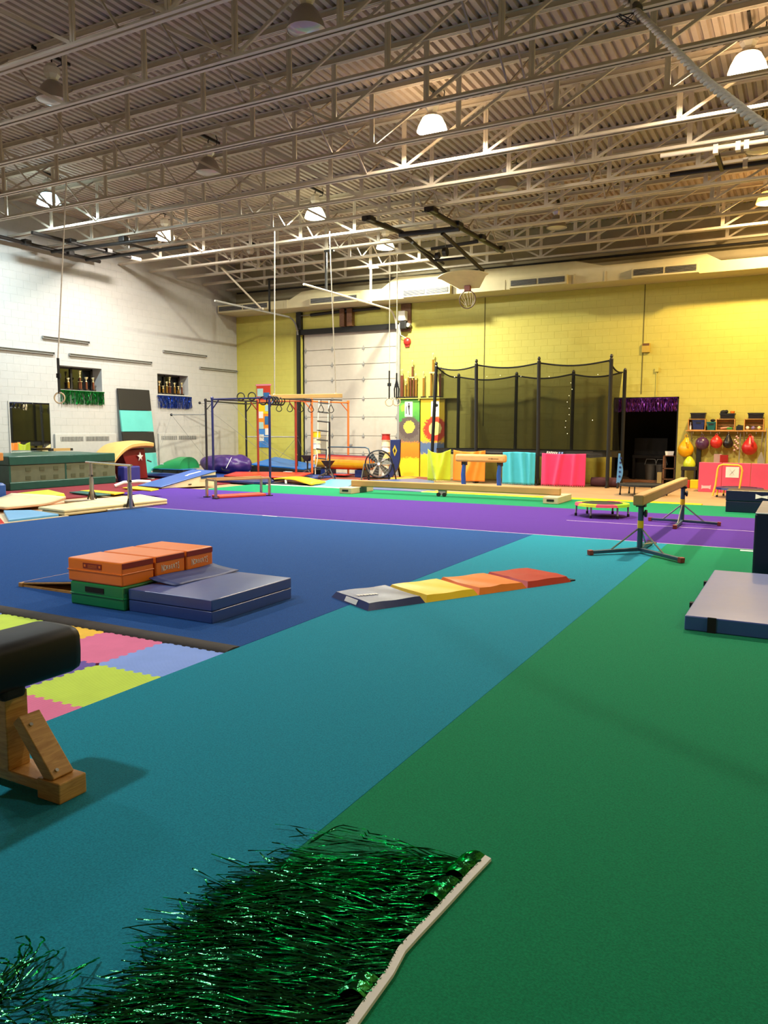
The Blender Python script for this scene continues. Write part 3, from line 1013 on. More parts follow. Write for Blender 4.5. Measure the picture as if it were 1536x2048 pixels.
# ================================================================ right-hand mat and tall block
rm = thing('landing_mat', 'thick grey-blue landing mat at the right edge in front of the navy block', 'mat', (0.3, 7.2, 0))
part('mat_body', MB().pillow(-0.72, 1.7, 6.12, 8.30, 0.0, 0.118, 0.012, 0.006, 12), mat('worn_blue_vinyl', '#2c4890', rough=0.40, var=0.08, nscale=2, bump=0.3, bscale=3.4, spec=0.8, sheen=0.25), rm, smooth=35, bev=0.008)
part('velcro_strap', MB().box(-0.56, -0.50, 6.112, 6.121, 0.0, 0.116), M_blackfab, rm)
for yv in (6.6, 7.6):
    part('loop_tab', MB().box(-0.745, -0.715, yv, yv + 0.06, 0.07, 0.11), M_blackfab, rm)
tb = thing('tall_foam_block', 'tall dark navy foam block with grey top at the right edge', 'block', (0.3, 9.2, 0))
M_dnavy = vinyl('deep_navy_vinyl', '#0d1a33')
part('body', MB().box(-0.40, 1.0, 8.72, 10.2, 0.0, 0.655), M_dnavy, tb, bev=0.02)
part('top_cover', MB().box(-0.395, 0.995, 8.725, 10.195, 0.655, 0.668), mat('grey_felt', '#8a8276', rough=0.95), tb, bev=0.005)
part('white_piping', MB().tube([(-0.395, 8.722, 0.66), (0.995, 8.722, 0.66)], 0.008, 6), M_paper, tb)

# ================================================================ green tinsel curtain on the floor
M_foil = mat('green_foil', (0.03, 0.19, 0.07), rough=0.12, metal=1.0, var=0.4, nscale=9, bump=0.22, bscale=90)
M_foil.node_tree.nodes['Principled BSDF'].inputs['Specular Tint'].default_value = (0.12, 0.8, 0.3, 1)
tn = thing('tinsel_curtain', 'glittering green foil fringe curtain spread on the carpet in the foreground', 'tinsel', (-1.2, 1.8, 0))
hdr = [(-0.893, 2.435), (-0.905, 2.30), (-0.918, 2.12), (-0.932, 1.95), (-0.938, 1.86), (-0.925, 1.76), (-0.922, 1.62), (-0.918, 1.45), (-0.905, 1.2), (-0.90, 0.95)]
def hx(y):
    for (a, b) in zip(hdr[:-1], hdr[1:]):
        if b[1] <= y <= a[1]:
            t = (y - b[1]) / (a[1] - b[1])
            return b[0] + (a[0] - b[0]) * t
    return hdr[-1][0]
st = MB()
vs, fs = [], []
for (x_, y_) in hdr:
    vs += [(x_ - 0.011, y_, 0.018), (x_ + 0.011, y_, 0.012), (x_ + 0.012, y_, 0.002), (x_ - 0.011, y_, 0.002)]
for i in range(len(hdr) - 1):
    for k in range(4):
        fs.append((i * 4 + k, (i + 1) * 4 + k, (i + 1) * 4 + (k + 1) % 4, i * 4 + (k + 1) % 4))
fs += [(0, 1, 2, 3), tuple((len(hdr) - 1) * 4 + k for k in (3, 2, 1, 0))]
part('white_tape', st.add(vs, [f[::-1] for f in fs]), M_paper, tn)
def ribbon(mb, pts, w, rng):
    vs, fs = [], []
    ph = rng.uniform(0, 6.28)
    rate = rng.uniform(0.6, 2.2)
    for i, p in enumerate(pts):
        a = pts[max(0, i - 1)]
        b = pts[min(len(pts) - 1, i + 1)]
        t = (Vector(b) - Vector(a)).normalized()
        side = Vector((-t.y, t.x, 0))
        if side.length < 1e-4:
            side = Vector((1, 0, 0))
        side.normalize()
        an = 0.4 * sin(ph + rate * i) + rng.uniform(-0.3, 0.3)
        s_ = side * cos(an) + Vector((0, 0, 1)) * sin(an)
        vs += [Vector(p) - s_ * w / 2, Vector(p) + s_ * w / 2]
    for i in range(len(pts) - 1):
        fs.append((2 * i, 2 * i + 1, 2 * i + 3, 2 * i + 2))
    mb.add(vs, fs)
fr = MB()
rng = random.Random(5)
for q in range(900):
    y0 = rng.uniform(0.95, 2.40)
    x0 = hx(y0) - 0.008
    L = rng.gauss(0.70, 0.05) if rng.random() < 0.85 else rng.uniform(0.35, 0.85)
    ang = pi + 0.44 + rng.gauss(0, 0.06) + 0.10 * sin(y0 * 9)
    wob = rng.uniform(0.05, 0.28)
    ph = rng.uniform(0, 6.28)
    kk = rng.uniform(2, 6)
    zb = rng.uniform(0.005, 0.03)
    p = Vector((x0, y0, 0.012))
    pts = []
    n_ = 18
    for i in range(n_ + 1):
        t = i / n_
        pts.append((p.x, p.y, max(0.006, 0.012 + (zb - 0.012) * sin(pi * min(1, t * 1.15)) + 0.006 * sin(ph + 11 * t))))
        a = ang + wob * 1.6 * sin(ph + kk * t) + (rng.gauss(0, 0.045))
        if t > 0.85 and q % 7 == 0:
            a += (0.9 if q % 2 else -0.9) * (t - 0.8) * 6
        p = p + Vector((cos(a), sin(a), 0)) * (L / n_)
    ribbon(fr, pts, rng.uniform(0.004, 0.0065), rng)
for q in range(3):                          # long looped strands at the top edge
    pts = []
    for i in range(30):
        t = i / 29
        pts.append((-1.02 - 0.50 * t + (0.05 * sin(7 * t) if t > 0.7 else 0), 2.28 - 0.06 * t + 0.05 * sin(pi * t) + 0.02 * q + (0.03 * cos(9 * t) if t > 0.6 else 0), 0.02 + 0.02 * sin(pi * t)))
    ribbon(fr, pts, 0.006, rng)
for q in range(60):                         # loose clump at the far lower left
    c_ = Vector((-1.80 + rng.gauss(0, 0.05), 1.17 + rng.gauss(0, 0.05), 0.01))
    a = rng.uniform(0, 6.28)
    pts = []
    for i in range(12):
        pts.append((c_.x, c_.y, 0.01 + 0.03 * sin(pi * i / 11)))
        a += rng.gauss(0.15, 0.25)
        c_ += Vector((cos(a), sin(a), 0)) * 0.02
    ribbon(fr, pts, 0.006, rng)
part('foil_strands', fr, M_foil, tn, kind='stuff')
for (y0, y1) in ((2.435, 2.28), (2.25, 2.12), (1.72, 1.64), (1.5, 1.42)):
    part('folded_foil', MB().grid(lambda u, v: (hx(y1 + (y0 - y1) * v) - 0.012 - 0.075 * u, y1 + (y0 - y1) * v - 0.03 * u, 0.014 + 0.022 * sin(pi * u) + 0.004 * sin(14 * v + 5 * u)), 5, 8), M_foil, tn, smooth=30)

# ================================================================ balance beams
M_greypole = paint('beam_leg_steel', '#3d5566', 0.4, 0.3)
M_redfoot = paint('red_rubber_foot', '#8f3a2c', 0.7)
bt = thing('balance_beam', 'tan balance beam on two grey tripod stands beside the small trampoline', 'balance beam', (-1.68, 11.4, 0))
part('beam', MB().box(-1.745, -1.625, 9.45, 13.4, 0.605, 0.735), M_beam, bt, bev=0.018)
for k, (yp, cx) in enumerate(((9.75, -1.70), (13.16, -1.66))):
    part('stand_post', MB().cyl((cx, yp, 0.03), (cx, yp, 0.6), 0.034, 12), M_greypole, bt, smooth=40)
    part('yellow_sleeve', MB().cyl((cx, yp, 0.31), (cx, yp, 0.40), 0.037, 12), M_yelv, bt, smooth=40)
    part('clamp', MB().box(cx - 0.055, cx + 0.055, yp - 0.05, yp + 0.05, 0.57, 0.606), M_black, bt)
    kn = part('knob', MB().lathe([(0.02, 0), (0.045, 0.01), (0.045, 0.035), (0.02, 0.04)], (cx + 0.035, yp, 0.49), 12, 'x'), M_black, bt)
    ends = [(-2.19, 9.28), (-1.15, 9.25), (cx, yp + 0.75)] if k == 0 else [(-2.17, 13.3), (-1.10, 13.17), (cx, yp - 0.75)]
    for (ex, ey) in ends:
        lg = part('foot_leg', MB().bar((cx, yp, 0.05), (ex, ey, 0.035), 0.05, 0.04), M_greypole, bt, bev=0.004)
        d = (Vector((ex, ey, 0.035)) - Vector((cx, yp, 0.05))).normalized()
        part('end_cap', MB().bar(Vector((ex, ey, 0.035)) - d * 0.03, Vector((ex, ey, 0.032)) + d * 0.02, 0.058, 0.056), M_redfoot, lg)
        m_ = Vector((cx, yp, 0.05)) + (Vector((ex, ey, 0.035)) - Vector((cx, yp, 0.05))) * 0.62
        part('stay_rod', MB().cyl((cx, yp, 0.32), m_, 0.011, 6), M_alu, bt)
    if k == 0:
        part('pedal', MB().bar((cx + 0.03, yp + 0.05, 0.10), (cx + 0.16, yp + 0.16, 0.12), 0.05, 0.012), M_alu, bt)

lb = thing('floor_beam', 'long low tan balance beam resting on two cream foam blocks', 'balance beam', (-6.9, 15.85, 0.15))
part('beam', MB().box(-9.4, -4.38, 15.78, 15.90, 0.14, 0.29), M_beam, lb, bev=0.02)
wh = part('mid_foot', MB().box(-7.14, -6.96, 15.80, 15.88, 0.03, 0.14), M_grey, lb)
for xw in (-7.12, -6.98):
    part('wheel', MB().lathe([(0.045, -0.02), (0.045, 0.02)], (xw, 15.78, 0.045), 12, 'y'), M_black, wh)
fbm = mat('cream_vinyl_block', '#b7a98a', rough=0.7)
for k, (x0, x1, lab) in enumerate(((-4.60, -4.29, 'cream foam support block with a hand slot under the right end of the low beam'),
                                   (-9.44, -9.12, 'cream foam support block with a hand slot under the left end of the low beam'))):
    r = thing('beam_support', lab, 'block', ((x0 + x1) / 2, 15.8, 0), 0, 'support blocks of the low beam')
    part('body', MB().box(x0, x1, 15.33, 16.38, 0.0, 0.138), fbm, r, bev=0.01)
    part('hand_slot', MB().box(x0 + 0.08, x1 - 0.08, 15.322, 15.332, 0.055, 0.095), M_black, r)
    if k:
        part('band', MB().box(x1 - 0.004, x1 + 0.004, 15.72, 16.05, 0.002, 0.13), vinyl('dark_green_band2', '#1f3a2c'), r)

# low padded pommel body on blue posts
gh = thing('gym_horse', 'cream padded horse body on two blue posts in front of the towels', 'gym horse', (-7.2, 18.5, 0))
part('body', MB().box(-7.86, -6.52, 18.40, 18.62, 0.67, 0.865), mat('cream_suede', '#c79e66', rough=0.7), gh, smooth=30, bev=0.05)
for xp in (-7.64, -6.68):
    part('post', MB().tube([(xp, 18.5, 0.02), (xp - 0.02, 18.5, 0.35), (xp, 18.5, 0.6)], [0.06, 0.06, 0.05], 12), M_bluev, gh, smooth=40)
    part('clamp', MB().box(xp - 0.06, xp + 0.06, 18.46, 18.58, 0.58, 0.67), M_black, gh)
    part('base_pad', MB().lathe([(0.36, 0), (0.36, 0.03), (0.22, 0.09), (0.08, 0.11), (0, 0.11)], (xp, 18.5, ZF), 20), M_purplev, gh, smooth=40)
part('stamp', MB().box(-6.95, -6.68, 18.395, 18.399, 0.755, 0.768).prism([(-6.88, 0.762), (-6.85, 0.785), (-6.83, 0.762), (-6.85, 0.74)], 18.394, 18.3985, 'y'), M_brownw, gh)

# ================================================================ small trampolines
def rim_tramp(label, c, R, H, n, cols, legm, bedm):
    r = thing('mini_trampoline', label, 'trampoline', c, 0, None)
    part('bed', MB().lathe([(0, H + 0.004), (R * 0.78, H + 0.004), (R * 0.78, H - 0.004), (0, H - 0.004)], n=28), bedm, r, local=True)
    for k in range(n):
        a0, a1 = 2 * pi * k / n, 2 * pi * (k + 1) / n
        mb = MB()
        q = []
        for (rr, zz) in ((R * 0.76, H + 0.012), (R, H + 0.008), (R + 0.01, H - 0.035), (R * 0.95, H - 0.035)):
            q.append((rr, zz))
        vs = [(p[0] * cos(a), p[0] * sin(a), p[1]) for a in (a0, (a0 + a1) / 2, a1) for p in q]
        fs = []
        for s_ in range(2):
            for e in range(4):
                fs.append((s_ * 4 + e, s_ * 4 + (e + 1) % 4, (s_ + 1) * 4 + (e + 1) % 4, (s_ + 1) * 4 + e))
        fs += [(3, 2, 1, 0), (8, 9, 10, 11)]
        cn, cm_ = cols[k % len(cols)]
        part('pad', mb.add(vs, fs), cm_, r, '%s pad' % cn if len(cols) > 1 else None, local=True)
    for k in range(6):
        a = 2 * pi * (k + 0.3) / 6
        lg = part('leg', MB().cyl((cos(a) * R * 0.94, sin(a) * R * 0.94, H - 0.035), (cos(a) * R * 0.96, sin(a) * R * 0.96, 0.02), 0.016, 8), legm, r, local=True)
        part('rubber_foot', MB().cyl((cos(a) * R * 0.96, sin(a) * R * 0.96, 0.05), (cos(a) * R * 0.96, sin(a) * R * 0.96, 0.0), 0.022, 8), M_rubber, lg, local=True)
    return r
rim_tramp('small round trampoline with pink and lime striped rim on the purple carpet', (-3.03, 13.62, 0), 0.46, 0.225, 8,
          [('lime', M_limev), ('pink', vinyl('hot_pink_vinyl', '#d5436f')), ('lime', M_limev), ('lime', M_limev), ('pink', M_pinkv), ('lime', M_limev), ('pink', M_pinkv), ('green', vinyl('bright_green_vinyl', '#7fc62e'))], M_grey, M_blackfab)
rim_tramp('small dark round trampoline on the tan floor before the doorway', (-3.28, 19.0, ZF), 0.55, 0.26, 8, [('black', M_blackfab)], M_black, mat('dark_blue_bed', '#151c26', rough=0.6))
ht = rim_tramp('blue round trampoline with a yellow handle in front of the pink mat', (-1.25, 19.55, ZF), 0.5, 0.22, 8, [('blue', M_navy)], M_yelv, mat('deep_blue_bed', '#101a45', rough=0.4))
def L3(x, y, z):
    return (x + 1.25, y - 19.55, z - ZF)
part('handle', MB().tube([L3(-1.78, 19.15, 0.0), L3(-1.73, 19.2, 0.25), L3(-1.70, 19.2, 0.62), L3(-1.67, 19.2, 0.69), L3(-1.60, 19.2, 0.72), L3(-1.28, 19.2, 0.715), L3(-1.22, 19.2, 0.69), L3(-1.19, 19.2, 0.6), L3(-1.21, 19.2, 0.35), L3(-1.23, 19.2, 0.15)], 0.022, 8), mat('yellow_foam_grip', '#eab53a', rough=0.7), ht, 'yellow foam covered handle', local=True, smooth=50)

# ================================================================ big enclosed trampoline
M_net = net('safety_net', '#15150d', 0.54)
tm = thing('enclosed_trampoline', 'large black trampoline with tall net enclosure against the yellow wall', 'trampoline', (-7.0, 21.6, ZF))
FR = [(-9.70, 21.15), (-8.27, 20.85), (-6.45, 20.85), (-4.55, 20.95)]
BK = [(-9.45, 22.35), (-7.63, 22.45), (-5.93, 22.45), (-4.47, 22.35)]
HT, HB = 3.26, 0.90
loop = FR + BK[::-1]
cx_, cy_ = -7.05, 21.65
bed_o = []
for i in range(28):
    a = 2 * pi * i / 28
    e = 0.6
    bed_o.append((cx_ + 2.58 * (abs(cos(a)) ** e) * (1 if cos(a) > 0 else -1), cy_ + 0.74 * (abs(sin(a)) ** e) * (1 if sin(a) > 0 else -1)))
part('jump_bed', MB().prism(bed_o, HB - 0.03, HB - 0.02), M_blackfab, tm)
sk = MB()
n_ = len(bed_o)
vs = []
for (x_, y_) in bed_o:
    ox, oy = x_ + (x_ - cx_) * 0.045, y_ + (y_ - cy_) * 0.09
    vs += [(x_, y_, HB), (ox, oy, HB + 0.02), (ox + 0.01, oy, HB - 0.14 + 0.02 * sin(x_ * 9))]
fs = []
for i in range(n_):
    j = (i + 1) % n_
    fs += [(i * 3, i * 3 + 1, j * 3 + 1, j * 3)[::-1], (i * 3 + 1, i * 3 + 2, j * 3 + 2, j * 3 + 1)[::-1]]
part('spring_cover', sk.add(vs, fs), mat('black_skirt', '#1a1917', rough=0.5, bump=0.3, bscale=6), tm, solid=0.012)
part('frame_rail', MB().tube([(p[0] + (p[0] - cx_) * 0.03, p[1] + (p[1] - cy_) * 0.06, HB - 0.06) for p in bed_o], 0.035, 8, closed=True), M_black, tm)
for i, (px, py) in enumerate(loop):
    lean = -0.10 if i == 0 else (0.03 if i in (1, 2) else 0.0)
    front = i < 4
    ps = part('enclosure_post', MB().cyl((px + lean, py, 0.15 if front else 0.3), (px - lean * 0.4, py, 3.32 if front else 3.12), 0.05, 10), M_blackfab, tm, smooth=50)
    part('post_cap', MB().lathe([(0.03, 3.3), (0.055, 3.33), (0.03, 3.37), (0.045, 3.41), (0.03, 3.46), (0, 3.47)] if front else [(0.03, 3.1), (0.05, 3.14), (0.03, 3.19), (0, 3.2)], (px - lean * 0.4, py, 0), 10), M_black, ps)
    lg = part('leg', MB().tube([(px + lean, py, 0.7), (px + lean, py, ZF + 0.03), ], 0.04, 8), M_black, tm)
    part('foot_rail', MB().bar((px + lean, py - 0.16, ZF + 0.03), (px + lean, py + 0.16, ZF + 0.03), 0.05, 0.05), M_black, lg)
def net_panel(a, b, ta, tb):
    def fn(u, v):
        sag = 0.10 * sin(pi * u)
        inn = 0.10 * sin(pi * v)
        x_ = a[0] + (b[0] - a[0]) * u
        y_ = a[1] + (b[1] - a[1]) * u
        k = 0.05 + 0.05 * sin(pi * v)
        x_ += (cx_ - x_) * k * 0.5
        y_ += (cy_ - y_) * k
        top = ta + (tb - ta) * u - sag
        return (x_, y_, HB + (top - HB) * v)
    return fn
for i in range(8):
    a, b = loop[i], loop[(i + 1) % 8]
    ta = 3.30 if i < 4 else 3.08
    tb = 3.30 if (i + 1) % 8 < 4 else 3.08
    fn = net_panel(a, b, ta, tb)
    npn = part('net_panel', MB().grid(fn, 12, 8), M_net, tm)
    part('net_hem', MB().tube([fn(k / 12, 1.0) for k in range(13)], 0.022, 6), M_blackfab, npn)
# small fairy lights strung on the net
fl_ = glow('fairy_bulb', (1.0, 0.85, 0.45), 6.0)
sl = thing('fairy_lights', 'string of tiny warm fairy lights on the trampoline net', 'lights', (-5.8, 20.9, 1.6))
bl = MB()
wire = []
rng = random.Random(3)
for k in range(9):
    p = (-5.62 + 0.05 * sin(k * 1.7) - 0.012 * k, 21.02, 2.75 - k * 0.17)
    wire.append(p)
    bl.ball(p, 0.008, 6, 4)
for p in ((-9.0, 20.98, 3.0), (-8.0, 20.95, 2.98), (-7.6, 20.95, 3.0), (-7.0, 20.95, 2.96), (-6.2, 20.95, 2.93), (-4.9, 21.0, 2.95), (-5.0, 21.0, 1.75)):
    bl.ball(p, 0.008, 6, 4)
part('bulbs', bl, fl_, sl, kind='stuff')
part('wire', MB().tube(wire, 0.004, 4), M_black, sl)
lt = part('printed_sign', MB().box(-6.22, -5.62, 20.745, 20.75, 0.84, 0.92), M_blackfab, tm)
sg = MB()
for q in range(6):                          # worn, illegible slanted lettering
    xq, zq = -6.16 + q * 0.052, 0.845 - 0.003 * q
    sg.prism([(xq, zq), (xq + 0.03, zq), (xq + 0.052, zq + 0.062 - 0.01 * (q % 2)), (xq + 0.02, zq + 0.066)], 20.738, 20.744, 'y')
part('lettering', sg, M_paper, lt)
sg = MB()
for q in range(2):
    xq = -5.83 + q * 0.075
    sg.prism([(xq, 0.84), (xq + 0.05, 0.84), (xq + 0.06, 0.895), (xq + 0.01, 0.895)], 20.738, 20.744, 'y')
part('lettering', sg, paint('print_blue', '#7f9bd6'), lt)

# towels draped on the trampoline frame
def towel(label, x0, x1, ztop, zbot, m, sag, folds, fringe, yb0=20.74, group='bright towels hung on the trampoline frame'):
    nu, nv = 44, 22
    mb = MB()
    def fn(u, v):
        x_ = x0 + (x1 - x0) * u
        top = ztop - sag * sin(pi * u) * (1 - 0.2 * u)
        z = zbot + (top - zbot) * v
        f = 0.0
        for (c_, wd, am, tilt) in folds:
            f += 1.5 * am * math.exp(-((u - c_ - tilt * (1 - v)) / wd) ** 2)
        y_ = yb0 - f - 0.02 * (1 - v) - 0.05 * sin(pi * u) * (1 - abs(2 * v - 1)) * sag * 4
        return (x_, y_, z)
    mb.grid(fn, nu, nv)
    if fringe:
        for k in range(nu):
            if k % 2 == 0:
                a, b = fn(k / nu, 0), fn((k + 1) / nu, 0)
                o_ = len(mb.v)
                mb.v += [Vector(a), Vector(b), Vector(((a[0] + b[0]) / 2 + 0.01, a[1], a[2] - 0.045))]
                mb.f.append((o_, o_ + 2, o_ + 1))
    return solo('towel', mb, m, label, 'towel', group, smooth=60, solid=0.006)
tw = lambda n, c: mat(n, c, rough=0.9, var=0.04, bump=0.2, bscale=80, sheen=0.3)
towel('lime yellow towel hanging at the left end of the trampoline frame', -9.66, -8.93, 0.92, 0.03, tw('towel_lime', '#aebb10'), 0.13, [(0.2, 0.12, 0.05, 0.25), (0.8, 0.12, 0.05, -0.25), (0.5, 0.1, 0.03, 0)], True, 20.62)
towel('orange towel hanging behind the cream gym horse', -8.90, -7.92, 0.90, 0.02, tw('towel_orange', '#f4831b'), 0.05, [(0.3, 0.08, 0.04, 0.2), (0.7, 0.1, 0.05, -0.3), (0.9, 0.06, 0.03, -0.2)], False)
towel('turquoise towel with zigzag hem hanging right of the gym horse', -7.40, -6.46, 0.86, 0.0, tw('towel_turquoise', '#35a9c0'), -0.02, [(0.25, 0.06, 0.03, 0.05), (0.6, 0.08, 0.04, 0.1), (0.85, 0.05, 0.03, 0)], True)
towel('pink towel with zigzag hem hanging at the right of the trampoline frame', -6.28, -5.08, 0.86, 0.0, tw('towel_pink', '#cf2b62'), 0.02, [(0.45, 0.05, 0.04, -0.12), (0.78, 0.06, 0.04, -0.05), (0.1, 0.06, 0.02, 0)], True)
solo('storage_roll', MB().lathe([(0.0, -5.05), (0.12, -5.05), (0.13, -4.9), (0.13, -4.45), (0.12, -4.3), (0, -4.3)], (0, 21.3, ZF + 0.13), 14, 'x'), mat('plum_cloth', '#4a2630', rough=0.8, bump=0.4, bscale=6), 'plum coloured rolled cloth on the floor under the trampoline', 'roll', smooth=50)

# ================================================================ stage doorway and the dark room behind
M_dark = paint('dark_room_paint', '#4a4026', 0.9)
rm_ = MB()
rm_.box(DX0 - 1.2, DX0 - 1.15, YB + 0.25, YB + 4.0, ZF, 3.0)
rm_.box(DX1 + 1.0, DX1 + 1.05, YB + 0.25, YB + 4.0, ZF, 3.0)
rm_.box(DX0 - 1.2, DX1 + 1.05, YB + 4.0, YB + 4.05, ZF, 3.0)
rm_.box(DX0 - 1.2, DX1 + 1.05, YB + 0.25, YB + 4.05, 3.0, 3.05)
struct('wall_storage', rm_, M_dark)
dr = MB()
dr.box(DX0 - 0.02, DX0 + 0.03, YB + 0.0, YB + 0.26, ZF, DZ)
dr.box(DX1 - 0.03, DX1 + 0.02, YB + 0.0, YB + 0.26, ZF, DZ)
dr.box(DX0 - 0.02, DX1 + 0.02, YB + 0.0, YB + 0.26, DZ - 0.04, DZ + 0.01)
struct('door_2', dr, M_black)
M_pfoil = mat('purple_foil', '#7a3a9c', rough=0.18, metal=1.0, var=0.3, nscale=14)
def fringe(label, n, P0, P1, drop, m, sd, header):
    """foil fringe hanging from a strip between two points"""
    r = thing('foil_fringe', label, 'tinsel', ((P0[0] + P1[0]) / 2, (P0[1] + P1[1]) / 2, P0[2] - drop), 0, None)
    rg = random.Random(sd)
    a, b = Vector(P0), Vector(P1)
    d = (b - a)
    nn = Vector((d.y, -d.x, 0)).normalized()
    mb = MB()
    for k in range(n):
        t = rg.random()
        p = a + d * t + nn * rg.uniform(0, 0.03)
        w = rg.uniform(0.008, 0.016)
        dd = d.normalized() * (w / 2)
        ln = drop * rg.uniform(0.9, 1.04)
        sw = rg.uniform(-0.03, 0.03)
        vs = []
        for i in range(6):
            z = p.z - ln * i / 5
            tw_ = rg.uniform(-1.0, 1.0)
            q = Vector((p.x, p.y, z)) + d.normalized() * sw * i / 5 + nn * rg.uniform(0, 0.02)
            vs += [q - dd * cos(tw_) - nn * sin(tw_) * w / 2, q + dd * cos(tw_) + nn * sin(tw_) * w / 2]
        mb.add(vs, [(2 * i, 2 * i + 1, 2 * i + 3, 2 * i + 2) for i in range(5)])
    part('foil_strands', mb, m, r, kind='stuff')
    part('header_strip', MB().bar(a + nn * 0.012, b + nn * 0.012, 0.03, 0.04), header, r)
    return r
fringe('glittering purple foil fringe across the top of the dark doorway', 330, (DX0 + 0.03, YB - 0.002, 2.36), (DX1 - 0.03, YB - 0.002, 2.38), 0.36, M_pfoil, 3, M_pfoil)
M_gf = mat('window_green_foil', '#0f6a2c', rough=0.25, metal=0.9, var=0.35, nscale=12)
M_bf = mat('window_blue_foil', '#1c3a9a', rough=0.25, metal=0.9, var=0.3, nscale=12)
fringe('green foil fringe hanging under the left trophy window', 260, (XL + 0.035, 14.98, 2.53), (XL + 0.035, 16.55, 2.53), 0.37, M_gf, 4, M_gf)
fringe('blue foil fringe hanging under the right trophy window', 260, (XL + 0.035, 18.72, 2.52), (XL + 0.035, 20.3, 2.52), 0.38, M_bf, 5, M_bf)

# things dimly seen in the dark room
solo('upright_piano', MB().box(-4.7, -3.7, 25.3, 25.9, ZF, 1.25).box(-4.7, -3.7, 25.0, 25.3, 0.62, 0.72).box(-4.68, -4.6, 25.0, 25.1, ZF, 0.62).box(-3.8, -3.72, 25.0, 25.1, ZF, 0.62), mat('dark_piano', '#16110c', rough=0.4), 'dark upright piano at the back of the unlit room', 'piano', bev=0.01)
M_bin = paint('grey_bin', '#4c4a46', 0.6)
for (bx, by, lab) in ((-3.95, 23.9, 'left of two grey plastic bins inside the dark doorway'), (-3.62, 23.75, 'right of two grey plastic bins inside the dark doorway')):
    r = thing('plastic_bin', lab, 'bin', (bx, by, ZF), 0, 'grey bins in the dark room')
    part('tub', MB().lathe([(0.12, 0), (0.16, 0.5), (0.175, 0.5), (0.175, 0.53), (0.15, 0.53), (0.11, 0.02), (0, 0.02)], n=18), M_bin, r, local=True, smooth=40)
    part('handle', MB().tube([(-0.17, 0, 0.5), (-0.12, 0, 0.68), (0.12, 0, 0.68), (0.17, 0, 0.5)], 0.008, 5), M_grey, r, local=True)
sc_ = thing('shelf_cart', 'dark brown little shelf cart with white items just inside the doorway', 'cart', (-3.3, 23.2, ZF))
for (xx, yy_) in ((-3.46, 23.08), (-3.16, 23.08), (-3.46, 23.38), (-3.16, 23.38)):
    part('upright', MB().box(xx - 0.02, xx + 0.02, yy_ - 0.02, yy_ + 0.02, ZF, 0.78), M_brownw, sc_)
for zz in (0.1, 0.4, 0.76):
    part('shelf_board', MB().box(-3.48, -3.14, 23.06, 23.4, zz, zz + 0.025), M_brownw, sc_)
solo('paper_bag', MB().hexa([(-3.42, 23.1, 0.786), (-3.22, 23.1, 0.786), (-3.22, 23.3, 0.786), (-3.42, 23.3, 0.786)], [(-3.44, 23.12, 0.9), (-3.2, 23.1, 0.9), (-3.2, 23.28, 0.9), (-3.44, 23.3, 0.9)]), M_paper, 'crumpled white paper bag on top of the brown cart', 'bag')
solo('cardboard_box', MB().box(-3.62, -3.5, 23.05, 23.3, ZF, 0.3), mat('cardboard', '#9a8a5e', rough=0.9), 'tall narrow cardboard box beside the brown cart', 'box')
solo('stage_step', MB().box(-4.75, -3.55, 23.3, 23.55, ZF, 0.05), M_brownw, 'low brown wooden step inside the dark doorway', 'step', bev=0.01)
swd = thing('noodle_float', 'blue foam strip with dark dots leaning by the trampoline corner', 'float', (-4.2, 20.7, ZF))
part('strip', MB().grid(lambda u, v: (-4.30 + 0.10 * u * (0.5 + sin(pi * min(1, v * 1.1 + 0.1))) + 0.03 * v, 20.9, 0.10 + 0.78 * v), 2, 12), mat('blue_float', '#4d84b8', rough=0.7), swd, solid=0.03)
for k in range(5):
    part('dot', MB().lathe([(0.0, -0.012), (0.028, -0.01), (0.028, 0.0)], (-4.22 + 0.004 * k, 20.882, 0.28 + 0.12 * k), 10, 'y'), M_navy, swd)
part('foot', MB().tube([(-4.27, 20.9, ZF), (-4.25, 20.9, 0.12)], 0.03, 8), M_black, swd)

# ================================================================ shelf with crates, hanging balls
sh = thing('wall_shelf', 'long pale wooden wall shelf carrying crates and bins above the balls', 'shelf', (-1.85, YB - 0.15, 1.45))
part('board', MB().box(-2.84, -0.88, YB - 0.32, YB - 0.012, 1.465, 1.495), M_pine, sh, bev=0.003)
part('back_rail', MB().box(-2.75, -0.95, YB - 0.04, YB - 0.012, 1.30, 1.36), M_yellow, sh)
for xx in (-2.7, -2.05, -1.4, -0.95):
    part('bracket', MB().bar((xx, YB - 0.03, 1.2), (xx, YB - 0.28, 1.46), 0.02, 0.02), M_grey, sh)
for k in range(8):
    xx = -2.65 + k * 0.22
    part('hook', MB().tube([(xx, YB - 0.3, 1.465), (xx, YB - 0.3, 1.41), (xx, YB - 0.27, 1.39), (xx, YB - 0.25, 1.41)], 0.006, 5), M_grey, sh)
zs = 1.496
def crate(x0, x1, lab):
    r = thing('wooden_crate', lab, 'crate', ((x0 + x1) / 2, YB - 0.17, zs), 0, 'open wooden crates on the wall shelf')
    part('bottom', MB().box(x0, x1, YB - 0.31, YB - 0.03, zs, zs + 0.015), M_pine, r)
    part('top', MB().box(x0, x1, YB - 0.31, YB - 0.03, zs + 0.285, zs + 0.30), M_pine, r)
    part('side', MB().box(x0, x0 + 0.018, YB - 0.31, YB - 0.03, zs + 0.015, zs + 0.285), M_pine, r)
    part('side', MB().box(x1 - 0.018, x1, YB - 0.31, YB - 0.03, zs + 0.015, zs + 0.285), M_pine, r)
    for q in range(3):
        part('back_slat', MB().box(x0 + 0.018, x1 - 0.018, YB - 0.045, YB - 0.03, zs + 0.03 + q * 0.088, zs + 0.10 + q * 0.088), M_pine, r)
crate(-2.79, -2.35, 'open wooden crate at the left end of the shelf, with a blue bin inside')
